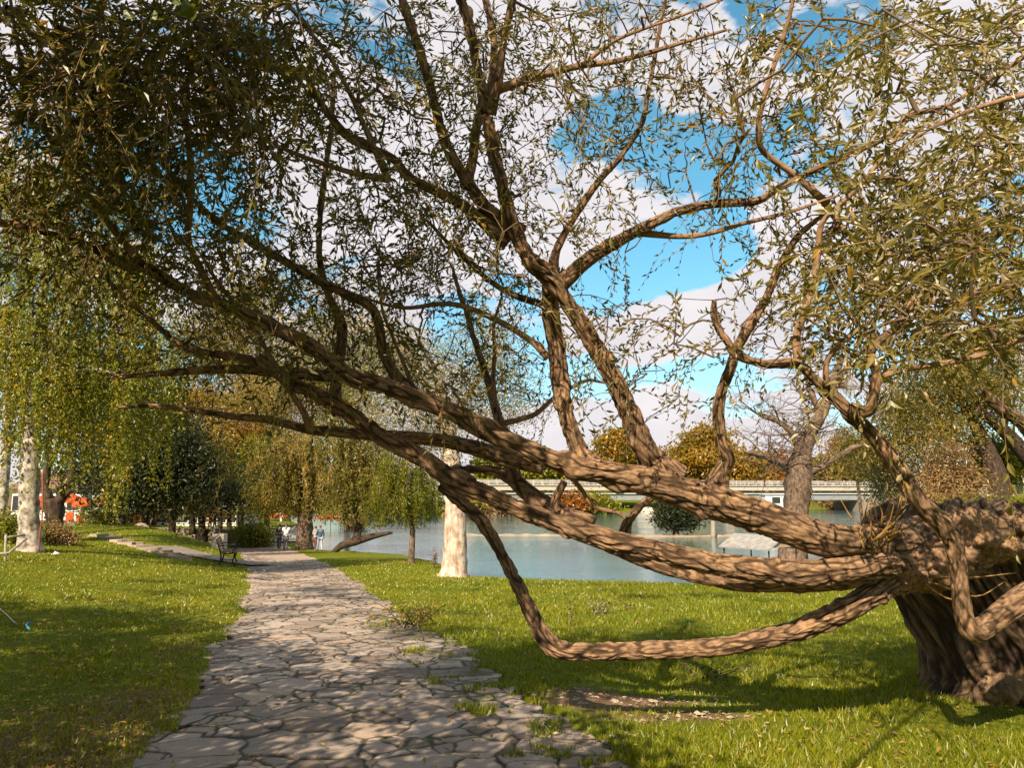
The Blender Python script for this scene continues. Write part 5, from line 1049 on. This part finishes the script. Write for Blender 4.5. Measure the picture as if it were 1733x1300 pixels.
    J['pt'] = (0, 0, .505); sub(['pt','hl','hr','kl','kr','al','ar'], [('pt','hl'),('pt','hr'),('hl','kl'),('kl','al'),('hr','kr'),('kr','ar')], dict(pt=(.080,.060), hl=.060, hr=.060, kl=.044, kr=.044, al=.034, ar=.034), 'trousers', cloth(trousers))
    for a, b in (('al','tl'), ('ar','tr')):
        q = np.array(J[a]); z = np.array(J[b]); skin('shoe', [(q+[0, -.025, -.02])*S, (q+[0, .02, -.012])*S, z*S], [(0, 1), (1, 2)], [(.024*S, .024*S), (.028*S, .024*S), (.024*S, .017*S)], cloth(shoes), t)
    hc = np.array(J['hd'])*S; th = np.linspace(0, 2.1, 10); ph = np.linspace(0, 2*math.pi, 18, endpoint=False); a, b = np.meshgrid(th, ph, indexing='ij'); cut = np.where(np.sin(b) > .1, .62, 1.0); a = a*cut
    Vh = hc + np.stack([np.sin(a)*np.cos(b)*.050, np.sin(a)*np.sin(b)*.058-.006, np.cos(a)*.056+.012], 2).reshape(-1, 3)*S; i = np.arange(9)[:, None]*18; j = np.arange(18)[None]; j2 = (j+1) % 18
    mesh('hair', Vh, np.stack([i+j, i+18+j, i+18+j2, i+j2], 2).reshape(-1, 4), cloth(hair), t, world=False)
    # face: eyes, nose, mouth, ears
    for sx in (-1, 1):
        V_, Q_ = lathe([(.001, -.006), (.006, 0), (.001, .006)], 8); mesh('eye', V_*S + (np.array(J['hd'])+[sx*.018, .046, .0])*S, Q_, cloth((.04, .03, .025)), t, world=False)
        V_, Q_ = lathe([(.001, -.018), (.009, -.006), (.010, .008), (.001, .018)], 8); mesh('ear', V_*S*np.array([.6, 1, 1]) + (np.array(J['hd'])+[sx*.047, 0, -.004])*S, Q_, SKINM, t, world=False)
    MB().tube([(np.array(J['hd'])+[0, .050, .004])*S, (np.array(J['hd'])+[0, .062, -.018])*S], [.005*S, .009*S], 8).build('nose', SKINM, t, world=False)
    MB().tube([(np.array(J['hd'])+[-.016, .048, -.032])*S, (np.array(J['hd'])+[0, .053, -.033])*S, (np.array(J['hd'])+[.016, .048, -.032])*S], .004*S, 6).build('mouth', cloth((.30, .10, .09)), t, world=False)
    if bag: MB().box(np.array((0, -.10, .70))*S, (.15*S, .08*S, .2*S)).build('backpack', cloth(bag), t, False, False)
    return t
down = lambda sx, f=.02: ((sx*.135, -.01, .655), (sx*.145, f, .535))
person(483, 930, 46.8, 46, 'man in a white T-shirt and grey trousers seen from behind, right arm raised', .0, (.80, .80, .82), (.115, .12, .135), (.10, .07, .05), (.16, .13, .11), (down(-1), ((.165, .03, .72), (.245, .10, .815))), .05)
person(472, 928, 48.2, 43, 'person in dark clothes and white shoes walking to the left of the man in white', .1, (.06, .06, .07), (.12, .12, .13), (.75, .74, .72), (.05, .035, .025), (down(-1), down(1)), .14, True)
person(541, 931, 46.2, 43, 'boy in a blue jacket and pale trousers by the knobbly willow trunk', .5, (.05, .12, .22), (.42, .45, .50), (.06, .06, .06), (.20, .08, .035), (((-.13, .03, .66), (-.07, .12, .63)), down(1)), .10, True)
person(533, 931, 46.8, 41, 'child in a grey top and dark red shorts left of the boy in blue', -.6, (.36, .32, .28), (.16, .05, .06), (.30, .28, .26), (.09, .055, .035), (((-.12, .06, .68), (-.04, .14, .66)), ((.12, .06, .67), (.05, .14, .64))), .06)
person(475, 897, 86, 30, 'distant person in a pink top and white trousers on the far lawn', 2.8, (.50, .22, .20), (.72, .72, .74), (.5, .5, .5), (.12, .07, .05), (down(-1), down(1)), .05)
person(363, 897, 66, 32, 'person in dark blue top beyond the stone wall, right of a pair', 1.6, (.035, .06, .09), (.10, .14, .20), (.05, .05, .05), (.04, .03, .02), (down(-1), down(1)), .08, True)
person(355, 897, 67, 30, 'person in reddish brown clothes beyond the stone wall, left of a pair', 1.4, (.14, .06, .05), (.10, .07, .06), (.05, .05, .05), (.05, .03, .02), (down(-1), down(1)), .08, True)
# ================================================================== CAMERA, LIGHT, SKY
cam = bpy.data.objects.new('camera', bpy.data.cameras.new('camera')); COL.objects.link(cam); cam.location = (0, 0, CAMZ); cam.rotation_euler = (math.pi/2+TH, 0, 0)
cam.data.sensor_fit = 'HORIZONTAL'; cam.data.sensor_width = 36; cam.data.lens = 36*F/1733; cam.data.clip_end = 5000; cam.data.clip_start = .05; SC.camera = cam
sl = bpy.data.lights.new('sun', 'SUN'); sl.energy = 5.0; sl.angle = math.radians(.53); sl.color = (1, .84, .64); so = bpy.data.objects.new('sun', sl); COL.objects.link(so)
so.rotation_euler = Vector(SUN).to_track_quat('-Z', 'Y').to_euler(); so.location = (-10, -20, 30)
def sky():
    w = bpy.data.worlds.new('World'); SC.world = w; w.use_nodes = True; nt = w.node_tree; nt.nodes.clear(); N = lambda t, **k: _nd(nt, t, **k); L = nt.links.new
    out = N('ShaderNodeOutputWorld'); bg = N('ShaderNodeBackground'); bg.inputs[1].default_value = .08
    st = N('ShaderNodeTexSky'); st.sky_type = 'NISHITA'; st.sun_disc = False; st.sun_elevation = EL; st.sun_rotation = math.atan2(-SUN[0], -SUN[1]); st.ozone_density = 1.6; st.dust_density = .6
    tc = N('ShaderNodeTexCoord')
    mp = N('ShaderNodeMapping'); mp.inputs['Scale'].default_value = (1, 1, 1.9); L(tc.outputs['Generated'], mp.inputs[0])
    n = N('ShaderNodeTexNoise', inp={'Scale': 5.0, 'Detail': 11, 'Roughness': .58, 'Distortion': .35}); L(mp.outputs[0], n.inputs[0])
    def blob(px, py, r, amp):
        v = ray(px, py); v = v/np.linalg.norm(v); d = N('ShaderNodeVectorMath', operation='DISTANCE'); d.inputs[1].default_value = tuple(v); L(tc.outputs['Generated'], d.inputs[0])
        m = N('ShaderNodeMapRange', interpolation_type='SMOOTHERSTEP', inp={1: 0.0, 2: r/F*1.0, 3: amp, 4: 0.0}); L(d.outputs['Value'], m.inputs[0]); return m.outputs[0]
    acc = None
    for b in [(1120,440,120,-.55),(1040,470,90,-.4),(1200,430,110,-.5),(1230,400,80,-.3),(1000,500,80,-.35),(1020,220,120,-.42),(1120,250,130,-.42),(950,330,90,-.15),(1230,300,120,-.4),(1380,75,75,-.45),(1345,200,60,-.35),(1500,60,50,-.2),(900,620,130,-.32),(1010,640,120,-.3),(760,560,90,-.3),(320,300,90,-.4),(1260,670,130,-.26),(420,60,90,-.3),
              (1180,545,100,.36),(1080,570,90,.34),(1260,505,80,.36),(1000,300,70,.30),(1020,400,80,.25),(800,300,200,.25),(600,300,250,.25),(1120,130,120,.25),(1300,735,150,.4),(1000,740,140,.3),(700,740,200,.3),(640,420,260,.2),(1580,200,220,.3),(850,60,200,.25),(1250,130,110,.3),(1150,745,130,.3),(500,600,200,.3)]:
        o = blob(*b)
        if acc is None: acc = o
        else:
            a = N('ShaderNodeMath', operation='ADD'); L(acc, a.inputs[0]); L(o, a.inputs[1]); acc = a.outputs[0]
    sx = N('ShaderNodeSeparateXYZ'); L(tc.outputs['Generated'], sx.inputs[0]); mr = N('ShaderNodeMapRange', inp={1: -.1, 2: .55, 3: -.30, 4: 0.0}); L(sx.outputs['Y'], mr.inputs[0])  # cloud cover cut behind the camera to lower the sky fill
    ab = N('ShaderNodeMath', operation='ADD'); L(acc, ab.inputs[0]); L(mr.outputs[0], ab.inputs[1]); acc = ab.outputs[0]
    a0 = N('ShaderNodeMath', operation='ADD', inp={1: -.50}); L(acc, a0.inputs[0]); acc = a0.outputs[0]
    a = N('ShaderNodeMath', operation='MULTIPLY_ADD', inp={1: 2.5}); L(n.outputs[0], a.inputs[0]); L(acc, a.inputs[2])
    r = ramp(N, [(.58, (0, 0, 0)), (.80, (1, 1, 1))]); r.color_ramp.interpolation = 'EASE'; L(a.outputs[0], r.inputs[0])
    n2_ = N('ShaderNodeTexNoise', inp={'Scale': 7, 'Detail': 5}); L(mp.outputs[0], n2_.inputs[0])
    rc = ramp(N, [(.3, (5.5, 5.3, 5.6)), (.7, (6.9, 6.55, 6.65))]); L(n2_.outputs[0], rc.inputs[0])
    sz = N('ShaderNodeSeparateXYZ'); L(tc.outputs['Generated'], sz.inputs[0]); hz = ramp(N, [(.04, (1.0, 1.0, 1.0)), (.34, (.84, 1.56, 1.42))]); hz.color_ramp.elements[0].color = (1.15, 1.28, 1.32, 1); L(sz.outputs['Z'], hz.inputs[0])
    tint = N('ShaderNodeMixRGB', blend_type='MULTIPLY', inp={'Fac': 1.0}); L(st.outputs[0], tint.inputs[1]); L(hz.outputs[0], tint.inputs[2])
    ve = N('ShaderNodeMapRange', inp={1: -.15, 2: .30, 3: .75, 4: 0.0}); L(sx.outputs['Y'], ve.inputs[0])  # unseen warm grey veil behind the camera, added to lessen blue fill
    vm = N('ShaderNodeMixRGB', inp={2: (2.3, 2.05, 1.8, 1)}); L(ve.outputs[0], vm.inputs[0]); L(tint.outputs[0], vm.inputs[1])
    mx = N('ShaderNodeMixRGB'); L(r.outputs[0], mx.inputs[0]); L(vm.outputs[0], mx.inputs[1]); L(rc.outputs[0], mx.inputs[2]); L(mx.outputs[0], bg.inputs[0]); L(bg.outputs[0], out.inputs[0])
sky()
vs = SC.view_settings; vs.view_transform = 'Standard'; vs.look = 'None'; vs.gamma = 1; vs.use_curve_mapping = False; vs.exposure = .8
SC.cycles.max_bounces = 6; SC.cycles.transparent_max_bounces = 4; SC.cycles.diffuse_bounces = 3; SC.cycles.glossy_bounces = 3; SC.cycles.transmission_bounces = 3; SC.cycles.use_denoising = True
